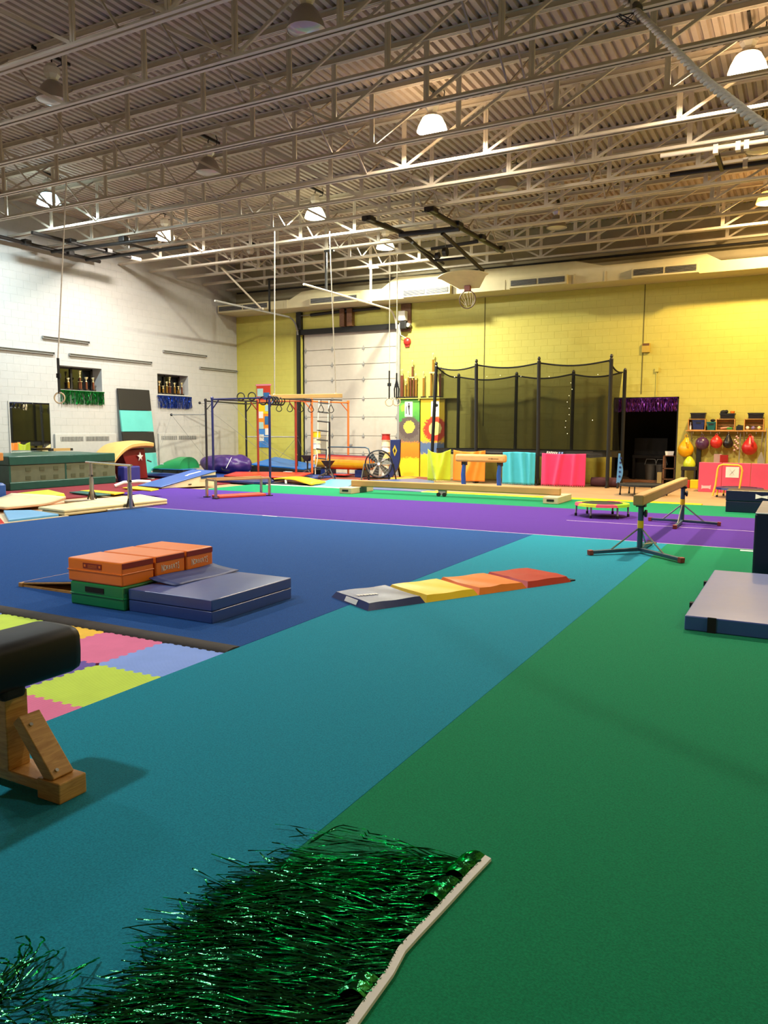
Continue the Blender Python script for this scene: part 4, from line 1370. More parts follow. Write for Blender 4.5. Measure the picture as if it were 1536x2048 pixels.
crate(-2.09, -1.63, 'open wooden crate in the middle of the shelf, with green and orange toys')
crate(-1.41, -0.94, 'open wooden crate at the right end of the shelf, holding small balls')
def tote(x0, x1, z0, h, m, lab, y0=YB - 0.29, y1=YB - 0.06):
    i_ = 0.02
    r = thing('storage_bin', lab, 'bin', ((x0 + x1) / 2, (y0 + y1) / 2, z0))
    part('tub', MB().hexa([(x0 + i_, y0 + i_, z0), (x1 - i_, y0 + i_, z0), (x1 - i_, y1 - i_, z0), (x0 + i_, y1 - i_, z0)], [(x0, y0, z0 + h), (x1, y0, z0 + h), (x1, y1, z0 + h), (x0, y1, z0 + h)]), m, r)
    part('rim', MB().box(x0 - 0.008, x1 + 0.008, y0 - 0.008, y0, z0 + h - 0.025, z0 + h + 0.004).box(x0 - 0.008, x0, y0, y1, z0 + h - 0.025, z0 + h + 0.004).box(x1, x1 + 0.008, y0, y1, z0 + h - 0.025, z0 + h + 0.004), m, r)
    part('handle_slot', MB().box((x0 + x1) / 2 - 0.06, (x0 + x1) / 2 + 0.06, y0 - 0.004, y0 + 0.002, z0 + h * 0.66, z0 + h * 0.78), M_black, r)
    return r
M_bplast = paint('black_plastic', '#15151b', 0.4)
tote(-2.68, -2.38, zs + 0.016, 0.25, paint('blue_plastic', '#1d2c66', 0.4), 'blue plastic bin inside the left crate')
tote(-2.74, -2.36, zs + 0.301, 0.16, M_bplast, 'black plastic bin on top of the left crate')
tote(-2.01, -1.64, zs + 0.301, 0.14, M_bplast, 'black bin with a dark bundle and an orange cone on the middle crate')
tote(-1.33, -0.96, zs + 0.301, 0.15, M_bplast, 'black plastic bin on top of the right crate')
tote(-2.32, -2.10, zs, 0.22, paint('teal_plastic', '#0d5f5f', 0.4), 'teal plastic tub between the left and middle crates')
solo('dark_bundle', MB().ball((-1.93, YB - 0.18, zs + 0.47), 0.085, 10, 6, (1, 0.9, 0.8)).ball((-1.86, YB - 0.2, zs + 0.49), 0.05, 8, 6), M_blackfab, 'dark cloth bundle heaped in the bin on the middle crate', 'bundle', smooth=60)
solo('orange_cup', MB().lathe([(0.05, 0), (0.06, 0.06), (0.05, 0.07), (0, 0.07)], (-1.71, YB - 0.18, zs + 0.44), 12), M_orange, 'orange cup in the bin on the middle crate', 'cup', smooth=40)
solo('dark_lid_bundle', MB().ball((-2.18, YB - 0.2, zs + 0.26), 0.05, 10, 6, (1.3, 1, 0.8)), M_blackfab, 'black strap bundle on top of the teal tub', 'bundle', smooth=60)
solo('spray_bottle', MB().lathe([(0.03, 0), (0.032, 0.1), (0.012, 0.13), (0.012, 0.2), (0, 0.2)], (-2.735, YB - 0.2, zs + 0.016), 10), M_paper, 'white spray bottle at the left inside the left crate', 'bottle', smooth=40)
solo('folded_rope', MB().tube([(-1.98, YB - 0.2, zs + 0.05), (-1.8, YB - 0.2, zs + 0.075), (-1.72, YB - 0.2, zs + 0.05)], 0.03, 8), mat('rosy_rope', '#c58f77', rough=0.9), 'pale folded rope lying in the middle crate', 'rope', smooth=50)
solo('green_toy', MB().box(-1.82, -1.69, YB - 0.27, YB - 0.15, zs + 0.016, zs + 0.08), paint('toy_green', '#2f7a24'), 'green toy at the right inside the middle crate', 'toy', bev=0.01)
for k, (bx, m_, nm) in enumerate(((-1.33, M_paper, 'white'), (-1.19, mat('lilac_ball', '#7d6fa0'), 'lilac'), (-1.05, mat('pale_yellow_ball', '#d9c784'), 'pale yellow'))):
    solo('small_ball', MB().ball((bx, YB - 0.2, zs + 0.016 + 0.05), 0.05, 10, 8), m_, '%s small ball in the right crate on the shelf' % nm, 'ball', 'small balls in the right crate', smooth=80)
solo('dark_box', MB().box(-1.6, -1.44, YB - 0.28, YB - 0.1, zs, zs + 0.11).hexa([(-1.58, YB - 0.26, zs + 0.112), (-1.43, YB - 0.26, zs + 0.112), (-1.43, YB - 0.12, zs + 0.112), (-1.58, YB - 0.12, zs + 0.112)], [(-1.55, YB - 0.26, zs + 0.15), (-1.43, YB - 0.26, zs + 0.125), (-1.43, YB - 0.12, zs + 0.125), (-1.55, YB - 0.12, zs + 0.15)]), M_bplast, 'small black box between the middle and right crates', 'box')

def hang_ball(label, x_, z_, r_, m_, pear, cat='ball', flap=False, y_=YB - 0.3):
    r = thing('hopper_ball', label, cat, (x_, y_, z_ - r_), 0, 'balls hanging under the shelf')
    prof = []
    for i in range(15):
        t = -pi / 2 + pi * i / 14
        rr, hh = cos(t) * r_, sin(t) * r_
        if pear and t > 0.5:
            k = (t - 0.5) / (pi / 2 - 0.5)
            hh = sin(t) * r_ + pear * k * k
            rr = cos(t) * r_ * (1 - 0.15 * k) + 0.02 * k
        prof.append((max(rr, 0.0), hh + r_))
    part('body', MB().lathe(prof, n=20), m_, r, local=True, smooth=70)
    top = 2 * r_ + pear
    zl = 1.40 - (z_ - r_)
    part('strap', MB().tube([(-0.02, 0, top - 0.02), (-0.035, 0, (top + zl) / 2), (0, 0, zl), (0.035, 0, (top + zl) / 2), (0.02, 0, top - 0.02)], 0.008, 5), m_, r, local=True)
    if flap:
        part('loose_fold', MB().grid(lambda u, v: (0.03 + 0.05 * u + 0.03 * sin(3 * v), -r_ * (0.75 + 0.3 * sin(pi * v)) , r_ * 0.9 + v * (top - r_ * 0.9)), 3, 6), m_, r, local=True, solid=0.008)
hang_ball('large yellow ball hanging at the left end of the shelf', -2.82, 0.97, 0.205, vinyl('ball_yellow', '#e7a90a', 0.4), 0.12, flap=True)
hang_ball('purple ball hanging between the yellow and red balls', -2.41, 1.14, 0.175, vinyl('ball_purple', '#4b2a52', 0.3), 0.0)
hang_ball('round red ball hanging left of the black one', -2.06, 1.17, 0.155, vinyl('ball_red', '#c22a24', 0.35), 0.04)
hang_ball('black pear-shaped ball hanging right of the round red ball', -1.77, 1.15, 0.13, vinyl('ball_black', '#121013', 0.35), 0.14)
hang_ball('large red deflated ball hanging at the right end of the shelf', -1.25, 1.04, 0.19, vinyl('ball_red_b', '#b01f20', 0.35), 0.12, flap=True)
jr = MB()
for k in range(9):
    jr.ball((-1.57 + 0.045 * sin(k * 2.1), YB - 0.3, 1.33 - 0.045 * k), 0.03, 8, 6)
solo('beaded_rope', jr, mat('striped_beads', '#c9a09a', rough=0.6, var=0.6, nscale=25), 'red and white beaded jump rope hanging right of the black ball', 'rope', smooth=60)
def pole(label, x_, z0, z1, m_, head=None):
    r = thing('hanging_pole', label, 'pole', (x_, YB - 0.2, z0))
    part('shaft', MB().cyl((x_, YB - 0.2, z0), (x_, YB - 0.2, z1), 0.014, 8), m_, r)
    if head:
        part('head', head, M_grey, r)
    return r
pole('thin grey pole hanging near the beaded rope', -1.49, 0.2, 1.46, M_grey)
pole('grey paddle with broad dark head at the right end of the shelf', -0.97, 0.9, 1.46, M_alu, MB().prism([(-1.05, 0.45), (-0.9, 0.45), (-0.9, 0.75), (-0.955, 0.93), (-0.985, 0.93), (-1.05, 0.75)], YB - 0.215, YB - 0.185, 'y'))
pole('upright steel rail right of the grey paddle', -0.88, 0.3, 1.55, M_grey)
bo = thing('balance_board_stack', 'red and white boxed boards leaning on the wall behind the pink mat', 'box', (-2.0, YB - 0.1, ZF))
part('white_board', MB().box(-2.12, -1.92, YB - 0.12, YB - 0.05, 0.3, 0.86), mat('pale_pink_board', '#d9b7ab'), bo)
part('red_board', MB().box(-1.96, -1.76, YB - 0.2, YB - 0.13, ZF, 0.84), M_redv, bo)
blk = thing('black_stool', 'black stool stand under a lime ball, left of the pink mat', 'stool', (-2.75, YB - 0.5, ZF))
part('seat', MB().box(-2.88, -2.5, YB - 0.6, YB - 0.2, 0.42, 0.52), M_black, blk, bev=0.01)
for (xx, yy_) in ((-2.85, YB - 0.57), (-2.53, YB - 0.57), (-2.85, YB - 0.23), (-2.53, YB - 0.23)):
    part('leg', MB().box(xx - 0.02, xx + 0.02, yy_ - 0.02, yy_ + 0.02, ZF, 0.42), M_black, blk)
part('back_panel', MB().box(-2.55, -2.44, YB - 0.25, YB - 0.05, ZF, 1.1), M_black, blk)
solo('lime_bag', MB().lathe([(0.15, 0), (0.16, 0.08), (0.12, 0.17), (0.05, 0.26), (0, 0.28)], (-2.70, YB - 0.4, 0.521), 14), M_limev, 'lime yellow pouch sitting on the black stool', 'bag', smooth=50)
solo('toy_block', MB().box(-2.85, -2.62, 22.0, 22.2, ZF, 0.17), M_redv, 'red foam cube on the floor left of the pink mat', 'block', bev=0.015)
solo('toy_block', MB().box(-2.60, -2.40, 21.9, 22.1, ZF, 0.19), M_yelv, 'yellow foam cube on the floor left of the pink mat', 'block', bev=0.015)

pk = thing('pink_mat', 'pink folding mat standing on edge under the hanging balls', 'mat', (-1.3, 20.95, ZF))
for k, (x0, x1) in enumerate(((-2.28, -1.75), (-1.745, -1.1), (-1.095, -0.3))):
    part('panel', MB().box(x0, x1, 20.84, 20.9, ZF, 0.70), M_pinkv, pk, bev=0.012)
part('brace_fold', MB().box(-2.26, -2.2, 20.91, 21.4, ZF, 0.69), M_pinkv, pk, bev=0.01)
part('bone_logo', MB().prism([(-2.20, 0.03), (-2.17, 0.05), (-2.04, 0.055), (-1.99, 0.03), (-1.98, 0.14), (-2.02, 0.12), (-2.16, 0.115), (-2.2, 0.135)], 20.832, 20.838, 'y'), mat('logo_pink', '#f0b8bd'), pk, 'pale printed bone-shaped mark')
pp = part('paper_sheet', MB().box(-1.66, -1.36, 20.83, 20.838, 0.34, 0.60), M_paper, pk, 'white paper sheet with a crossed mark')
for (a, b) in (((-1.57, 0.4), (-1.46, 0.54)), ((-1.57, 0.54), (-1.46, 0.4))):
    part('mark_stroke', MB().bar((a[0], 20.828, a[1]), (b[0], 20.828, b[1]), 0.003, 0.014, (0, 1, 0)), M_grey, pp)
nb = thing('navy_block', 'navy vinyl block standing on the green strip in front of the yellow-handled trampoline', 'block', (-0.75, 15.75, 0))
part('lower_half', MB().box(-1.21, -0.35, 15.53, 16.1, 0.0, 0.205), M_dnavy, nb, bev=0.012)
part('upper_half', MB().box(-1.215, -0.345, 15.525, 16.105, 0.207, 0.40), M_dnavy, nb, bev=0.012)
part('printed_mark', MB().prism([(-0.72, 0.26), (-0.62, 0.29), (-0.52, 0.27), (-0.52, 0.33), (-0.62, 0.315), (-0.72, 0.35)], 15.518, 15.524, 'y'), M_paper, nb)

# ================================================================ painted art boards and trophies beside the garage door
def art(name, ramp, centre, blobs):
    """hand-painted board: flat brush colours in soft patches"""
    m = bpy.data.materials.new(name)
    m.use_nodes = True
    nt = m.node_tree
    b = nt.nodes['Principled BSDF']
    b.inputs['Roughness'].default_value = 0.7
    tc = nt.nodes.new('ShaderNodeTexCoord')
    sx = nt.nodes.new('ShaderNodeSeparateXYZ')
    nz = nt.nodes.new('ShaderNodeTexNoise')
    nz.inputs['Scale'].default_value = 16
    nz.inputs['Detail'].default_value = 9
    nz.inputs['Roughness'].default_value = 0.75
    nt.links.new(tc.outputs['Object'], nz.inputs['Vector'])
    nt.links.new(tc.outputs['Object'], sx.inputs['Vector'])
    ma = nt.nodes.new('ShaderNodeMath')
    ma.operation = 'MULTIPLY_ADD'
    ma.inputs[1].default_value = 0.22
    nt.links.new(nz.outputs['Fac'], ma.inputs[0])
    dv = nt.nodes.new('ShaderNodeMath')
    dv.operation = 'DIVIDE'
    dv.inputs[1].default_value = 2.5
    nt.links.new(sx.outputs['Z'], dv.inputs[0])
    nt.links.new(dv.outputs[0], ma.inputs[2])
    r = nt.nodes.new('ShaderNodeValToRGB')
    cr = r.color_ramp
    while len(cr.elements) < len(ramp):
        cr.elements.new(0.5)
    for e, (p, c) in zip(cr.elements, ramp):
        e.position = p
        e.color = lin(c)
    nt.links.new(ma.outputs[0], r.inputs['Fac'])
    last = r.outputs['Color']
    for (bx, bz, rad, c0, soft) in blobs:
        cb = nt.nodes.new('ShaderNodeCombineXYZ')
        cb.inputs[0].default_value, cb.inputs[2].default_value = bx, bz
        flat = nt.nodes.new('ShaderNodeVectorMath')
        flat.operation = 'MULTIPLY'
        flat.inputs[1].default_value = (1, 0, 1)
        nt.links.new(tc.outputs['Object'], flat.inputs[0])
        ds = nt.nodes.new('ShaderNodeVectorMath')
        ds.operation = 'DISTANCE'
        nt.links.new(flat.outputs[0], ds.inputs[0])
        nt.links.new(cb.outputs[0], ds.inputs[1])
        ad = nt.nodes.new('ShaderNodeMath')
        ad.operation = 'MULTIPLY_ADD'
        ad.inputs[1].default_value = soft
        nt.links.new(nz.outputs['Fac'], ad.inputs[0])
        nt.links.new(ds.outputs['Value'], ad.inputs[2])
        lt_ = nt.nodes.new('ShaderNodeMath')
        lt_.operation = 'LESS_THAN'
        lt_.inputs[1].default_value = rad + soft * 0.5
        nt.links.new(ad.outputs[0], lt_.inputs[0])
        mx = nt.nodes.new('ShaderNodeMix')
        mx.data_type = 'RGBA'
        nt.links.new(lt_.outputs[0], mx.inputs[0])
        nt.links.new(last, mx.inputs[6])
        mx.inputs[7].default_value = lin(c0)
        last = mx.outputs[2]
    nt.links.new(last, b.inputs['Base Color'])
    return m
a1 = art('painting_a', [(0.0, '#d9c51e'), (0.34, '#dfc81a'), (0.36, '#e07a12'), (0.55, '#e88a18'), (0.57, '#6a5f56'), (0.80, '#7a6d64'), (0.82, '#3b8f3d'), (1.0, '#5fa83f')], 0,
         [(0.0, 1.58, 0.36, '#5b4d49', 0.5), (0.0, 1.60, 0.20, '#d6c94c', 0.22), (-0.2, 2.22, 0.12, '#8fb43e', 0.3)])
a2 = art('painting_b', [(0.0, '#d9c51e'), (0.40, '#dfc81a'), (0.42, '#50699a'), (0.55, '#5a6f8e'), (0.57, '#e7b51a'), (1.0, '#e2c22a')], 0,
         [(0.1, 1.52, 0.40, '#bf3a1d', 0.5), (0.1, 1.55, 0.22, '#e0d27a', 0.2)])
for (x0, x1, m_, lab) in ((-11.66, -10.92, a1, 'tall painted board with green, grey and orange swirls leaning on the wall'),
                          (-10.88, -10.05, a2, 'tall painted board with a red ring on yellow, partly behind the trampoline')):
    r = thing('painted_board', lab, 'artwork', ((x0 + x1) / 2, YB - 0.12, ZF), 0, None)
    part('board', MB().box(-(x1 - x0) / 2, (x1 - x0) / 2, -0.03, 0.03, 0, 2.49), m_, r, local=True)
    xs = -0.02 if x0 < -11 else 0.09
    ps = part('printed_sheet', MB().box(xs - 0.14, xs + 0.14, -0.036, -0.0305, 1.93, 2.42), M_paper, r, 'white sheet with a dark dancer silhouette', local=True)
    sil = MB()
    if x0 < -11:
        sil.ball((xs + 0.01, -0.04, 2.34), 0.028, 8, 6, (1, 0.2, 1))
        sil.prism([(xs - 0.03, 2.30), (xs + 0.05, 2.30), (xs + 0.03, 2.15), (xs + 0.05, 2.0), (xs + 0.02, 1.97), (xs, 2.14)], -0.0415, -0.037, 'y')
        sil.prism([(xs - 0.1, 2.02), (xs - 0.07, 2.02), (xs - 0.065, 2.26), (xs - 0.085, 2.3)], -0.0415, -0.037, 'y')
    else:
        sil.ball((xs + 0.06, -0.04, 2.29), 0.05, 8, 6, (1, 0.15, 1))
        sil.prism([(xs - 0.08, 2.12), (xs + 0.04, 2.12), (xs, 2.2), (xs - 0.02, 2.02), (xs - 0.05, 2.02)], -0.0415, -0.037, 'y')
    part('silhouette', sil, M_black, ps, local=True)
ts = thing('trophy_shelf', 'narrow shelf above the painted boards carrying tall trophies', 'shelf', (-10.9, YB - 0.1, 2.46))
part('board', MB().box(-11.72, -9.6, YB - 0.22, YB - 0.012, 2.46, 2.485), M_yellow, ts)
part('bracket', MB().box(-10.95, -10.9, YB - 0.2, YB - 0.012, 2.4, 2.46), M_yellow, ts)

M_marble = mat('trophy_base', '#2b2420', rough=0.3)
def trophy(label, x_, y_, z_, h, kind, group, colm=None, w=0.035):
    """base, column(s), gilt figure or cup"""
    r = thing('trophy', label, 'trophy', (x_, y_, z_), 0, group)
    cm_ = colm or M_brownw
    hb = 0.05
    part('base', MB().box(-w * 1.9, w * 1.9, -w * 1.5, w * 1.5, 0, hb), M_marble, r, local=True, bev=0.004)
    fh = min(0.2, h * 0.34)
    ch = h - hb - fh
    if kind == 'double':
        part('column', MB().box(-w * 1.4, -w * 0.6, -w * 0.5, w * 0.5, hb, hb + ch * 0.62), cm_, r, local=True)
        part('column', MB().box(w * 0.6, w * 1.4, -w * 0.5, w * 0.5, hb, hb + ch * 0.62), cm_, r, local=True)
        part('deck_plate', MB().box(-w * 1.8, w * 1.8, -w, w, hb + ch * 0.62, hb + ch * 0.66), M_gold, r, local=True)
        part('upper_column', MB().box(-w * 0.45, w * 0.45, -w * 0.45, w * 0.45, hb + ch * 0.66, hb + ch), cm_, r, local=True)
    else:
        part('column', MB().box(-w * 0.7, w * 0.7, -w * 0.6, w * 0.6, hb, hb + ch), cm_, r, local=True)
    z0 = hb + ch
    if kind == 'cup':
        part('cup', MB().lathe([(0.035, z0), (0.01, z0 + 0.03), (0.012, z0 + fh * 0.4), (0.05, z0 + fh * 0.75), (0.055, z0 + fh), (0.045, z0 + fh), (0, z0 + fh * 0.6)], n=12), M_gold, r, local=True, smooth=50)
    else:
        part('figurine', MB().lathe([(0.03, z0), (0.03, z0 + 0.015), (0.012, z0 + 0.025), (0.014, z0 + fh * 0.35), (0.024, z0 + fh * 0.55), (0.03, z0 + fh * 0.7), (0.01, z0 + fh * 0.78), (0.026, z0 + fh * 0.88), (0.02, z0 + fh), (0, z0 + fh)], n=10)
             .tube([(-0.06, 0, z0 + fh * 0.95), (-0.02, 0, z0 + fh * 0.66), (0.02, 0, z0 + fh * 0.66), (0.06, 0, z0 + fh * 0.98)], 0.008, 5), M_gold, r, local=True, smooth=50)
    return r
M_redcol = mat('trophy_red', '#74402a', rough=0.3, metal=0.3)
M_goldcol = mat('trophy_goldcol', '#a87a32', rough=0.3, metal=0.6)
gp = 'tall trophies on the shelf above the painted boards'
for (x_, h, kd, c_, w_, lab) in ((-11.57, 0.93, 'single', M_redcol, 0.06, 'leftmost tall brown trophy on the shelf, nearest the hanging rings'),
                                (-11.44, 0.62, 'single', M_goldcol, 0.03, 'slim short trophy second from the left on the shelf'),
                                (-11.34, 0.86, 'single', M_goldcol, 0.035, 'slim gold-brown trophy just left of the tallest of its board'),
                                (-11.20, 1.20, 'double', M_redcol, 0.05, 'tall two-tier brown trophy in the middle of the left board'),
                                (-11.07, 0.78, 'single', M_goldcol, 0.03, 'slim trophy right of the two-tier one on the left board'),
                                (-10.80, 0.83, 'single', M_goldcol, 0.04, 'dark trophy left of the first trampoline post'),
                                (-10.47, 1.40, 'double', M_goldcol, 0.062, 'tallest two-tier gold trophy seen beside the net'),
                                (-10.22, 0.95, 'cup', M_redcol, 0.045, 'cup trophy on the shelf seen through the net')):
    trophy(lab, x_, YB - 0.12, 2.486, h, kd, gp, c_, w_)
for k, (yy_, h, kd, c_) in enumerate(((15.42, 0.34, 'single', M_goldcol), (15.83, 0.57, 'double', M_redcol), (16.05, 0.40, 'cup', M_redcol), (16.30, 0.40, 'single', M_redcol))):
    trophy(('small gold trophy at the left in the window above the green fringe', 'tallest trophy in the window above the green fringe', 'cup trophy third from the left above the green fringe',
            'trophy at the right end of the window above the green fringe')[k], XL - 0.12, yy_, 2.561, h, kd, 'trophies in the left window', c_, 0.034)
for k, (yy_, h, kd, c_) in enumerate(((18.98, 0.42, 'cup', M_goldcol), (19.15, 0.28, 'single', M_goldcol), (19.32, 0.42, 'single', M_goldcol), (19.45, 0.58, 'double', M_redcol),
                                      (19.68, 0.40, 'single', M_goldcol), (19.86, 0.30, 'double', M_goldcol), (20.02, 0.42, 'single', M_redcol))):
    trophy('%s trophy from the left in the window above the blue fringe' % ('first', 'second, shortest', 'third', 'fourth, tallest', 'fifth', 'sixth, low double', 'seventh, last')[k],
           XL - 0.12, yy_, 2.591, h, kd, 'trophies in the right window', c_, 0.03)

# notice board with coloured panels
nbd = thing('notice_board', 'tall coloured paper notice board in red, yellow, orange and blue on the yellow wall', 'board', (-17.22, YB - 0.02, 0.8))
for (z0, z1, m_, cn) in ((2.42, 3.02, paint('card_red', '#c43a22', 0.8), 'red'), (2.02, 2.42, paint('card_yellow', '#e8c913', 0.8), 'yellow'), (1.48, 2.02, paint('card_orange', '#e98a22', 0.8), 'orange'), (0.81, 1.48, paint('card_blue', '#3f82cf', 0.8), 'blue')):
    part('panel', MB().box(-17.52, -16.92, YB - 0.03, YB - 0.010, z0, z1 - 0.006), m_, nbd, '%s panel' % cn)
part('border', MB().box(-17.56, -16.88, YB - 0.02, YB - 0.009, 3.02, 3.08), paint('card_pink', '#e08a98', 0.8), nbd)
cb_, cw_, ct_ = paint('card_dblue', '#2d6aa3', 0.8), M_paper, paint('card_pale', '#a9cfca', 0.8)
for (x_, z_, w_, h_, m_) in ((-17.36, 2.78, 0.26, 0.28, ct_), (-17.08, 2.65, 0.26, 0.25, cb_), (-17.05, 2.22, 0.2, 0.22, ct_), (-17.34, 1.98, 0.2, 0.24, cw_), (-17.06, 1.78, 0.22, 0.3, cb_),
                             (-17.33, 1.60, 0.2, 0.24, ct_), (-17.06, 1.38, 0.2, 0.24, cw_), (-17.32, 1.16, 0.2, 0.24, cw_)):
    part('pinned_note', MB().box(x_ - w_ / 2, x_ + w_ / 2, YB - 0.036, YB - 0.0305, z_ - h_ / 2, z_ + h_ / 2), m_, nbd)

# ================================================================ left wall: mirror, rails, heaters, leaning mat
M_mirror = mat('mirror_glass', '#c9cfce', rough=0.02, metal=1.0, var=0.0)
mr = thing('wall_mirror', 'rectangular wall mirror at the far left reflecting the gym', 'mirror', (XL + 0.02, 14.02, 0.8))
part('glass', MB().box(XL + 0.008, XL + 0.02, 13.40, 14.64, 0.30, 2.165), M_mirror, mr)
fm = MB()
for (y0, y1, z0, z1) in ((13.37, 13.40, 0.27, 2.19), (14.64, 14.67, 0.27, 2.19), (13.40, 14.64, 2.165, 2.19), (13.40, 14.64, 0.27, 0.30)):
    fm.box(XL + 0.008, XL + 0.03, y0, y1, z0, z1)
part('frame', fm, M_reveal, mr)
for (y0, y1, z_, lab) in ((11.8, 14.86, 3.53, 'grey steel wall rail at the left edge, above the mirror'), (14.5, 16.08, 3.945, 'short upper grey wall rail above the left trophy window'),
                          (15.36, 18.52, 3.55, 'longest lower grey wall rail between the two trophy windows'), (19.04, 21.12, 3.965, 'upper grey wall rail above the right trophy window'),
                          (20.76, 22.75, 3.556, 'lower grey wall rail next to the yellow wall corner')):
    r = thing('wall_rail', lab, 'rail', (XL + 0.03, (y0 + y1) / 2, z_), 0, 'grey rails on the white wall')
    part('channel', MB().box(XL + 0.008, XL + 0.02, y0, y1, z_ - 0.035, z_ + 0.035).box(XL + 0.02, XL + 0.07, y0, y1, z_ - 0.035, z_ - 0.025).box(XL + 0.02, XL + 0.07, y0, y1, z_ + 0.025, z_ + 0.035), M_grey, r)
    part('end_bracket', MB().box(XL + 0.02, XL + 0.065, y0, y0 + 0.01, z_ - 0.024, z_ + 0.024).box(XL + 0.02, XL + 0.065, y1 - 0.01, y1, z_ - 0.024, z_ + 0.024), M_grey, r)
for (y0, y1, g, lab) in ((14.75, 16.95, ((14.93, 15.72), (15.80, 16.66)), 'white wall heater cabinet with two dark grilles below the left trophy window'),
                         (18.72, 20.75, ((18.83, 19.55), (19.62, 20.48)), 'white wall heater cabinet with two grilles below the right trophy window')):
    r = thing('wall_heater', lab, 'heater', (XL + 0.05, (y0 + y1) / 2, 0.2))
    part('cabinet', MB().box(XL + 0.008, XL + 0.07, y0, y1, 0.25, 1.32), M_reveal, r, bev=0.01)
    for (a, b) in g:
        gr = part('grille', MB().box(XL + 0.0705, XL + 0.073, a, b, 1.11, 1.24), M_black, r)
        nn_ = 16
        for q in range(nn_):
            yq = a + (b - a) * (q + 0.5) / nn_
            part('grille_fin', MB().box(XL + 0.0735, XL + 0.078, yq - 0.011, yq + 0.011, 1.11, 1.24), M_reveal, gr)
lm = thing('folding_mat', 'tall black and pale teal folding mat leaning on the white wall', 'mat', (XL + 0.2, 17.68, ZF))
zz = [ZF, 0.72, 1.375, 2.03, 2.69]
for k in range(4):
    xo = [0.34, 0.25, 0.17, 0.10, 0.03]
    a, b = xo[k], xo[k + 1]
    z0, z1 = zz[k] + 0.005, zz[k + 1] - 0.005
    part('panel', MB().hexa([(XL + a, 17.04, z0), (XL + a + 0.06, 17.04, z0), (XL + a + 0.06, 18.33, z0), (XL + a, 18.33, z0)], [(XL + b, 17.04, z1), (XL + b + 0.06, 17.04, z1), (XL + b + 0.06, 18.33, z1), (XL + b, 18.33, z1)]),
         vinyl('soft_black_vinyl', '#1c1a18') if k % 2 else M_tealv, lm, 'black panel' if k % 2 else 'pale teal panel', bev=0.01)
part('white_label', MB().box(XL + 0.397, XL + 0.402, 18.0, 18.2, 0.1, 0.15), M_paper, lm)

# ================================================================ vault table
vt = thing('vault_table', 'tan vaulting table with a curved padded top on a maroon base', 'vault', (-17.3, 16.3, ZF))
tp_ = MB()
nv_ = 14
def vtop(u, v):
    # u across (x), v along from low nose (near) to high end (far)
    y_ = 15.36 + 1.55 * v
    zc = 0.56 + 0.50 * (1 - (1 - min(1, v / 0.55)) ** 2) if v < 0.55 else 1.06 + 0.02 * sin(pi * (v - 0.55) / 0.45)
    cr = 0.05 * sin(pi * u)
    wv = 0.95 + 0.05 * sin(pi * v)
    return (-17.25 + (u - 0.5) * 0.98 * wv, y_, zc + cr - 0.0)
w_ = nv_ + 1
g1 = MB().grid(vtop, nv_, nv_)
low = [Vector((p.x, p.y, p.z - 0.16 + (0.06 if abs(p.x + 17.25) > 0.45 else 0))) for p in g1.v]
o_ = len(g1.v)
g1.v += low
g1.f += [(o_ + f[0], o_ + f[3], o_ + f[2], o_ + f[1]) for f in list(g1.f)]
ring = [i for i in range(w_)] + [j * w_ + nv_ for j in range(1, w_)] + [nv_ * w_ + i for i in range(nv_ - 1, -1, -1)] + [j * w_ for j in range(nv_ - 1, 0, -1)]
for q in range(len(ring)):
    a, b = ring[q], ring[(q + 1) % len(ring)]
    g1.f.append((b, a, o_ + a, o_ + b))
part('padded_top', g1, mat('vault_tan', '#c3a05a', rough=0.55, bump=0.05, bscale=4), vt, smooth=50, bev=0.015)
part('column', MB().hexa([(-17.6, 16.2, 0.02), (-17.0, 16.2, 0.02), (-17.0, 16.85, 0.02), (-17.6, 16.85, 0.02)], [(-17.55, 15.9, 0.86), (-17.05, 15.9, 0.86), (-17.05, 16.8, 0.9), (-17.55, 16.8, 0.9)]), vinyl('maroon_pad', '#6e1618'), vt, bev=0.02)
part('white_star', MB().prism([(16.50, 0.55), (16.56, 0.62), (16.62, 0.55), (16.60, 0.64), (16.66, 0.7), (16.58, 0.71), (16.55, 0.8), (16.52, 0.71), (16.44, 0.7), (16.52, 0.64)], -17.015, -17.0 + 0.02, 'x'), M_paper, vt)
part('adjust_lever', MB().cyl((-17.02, 16.85, 0.55), (-16.95, 16.95, 0.5), 0.02, 8), M_black, vt)
for q in (16.1, 16.95):
    part('base_foot', MB().box(-17.7, -16.9, q - 0.06, q + 0.06, -0.014, 0.018), M_grey, vt)
solo('pad_block', MB().box(-16.86, -16.58, 15.55, 16.15, -0.014, 0.42), mat('violet_blue_vinyl', '#2c2f78', rough=0.4), 'violet-blue foam block between the green pit mat and the vault table', 'block', bev=0.03)
solo('white_tube', MB().tube([(-15.28, 14.0, 0.03), (-15.18, 14.2, 0.11), (-15.0, 14.55, 0.13), (-14.85, 14.8, 0.10)], 0.045, 10), M_paper, 'bent white foam tube lying on the maroon carpet', 'tube', smooth=50)

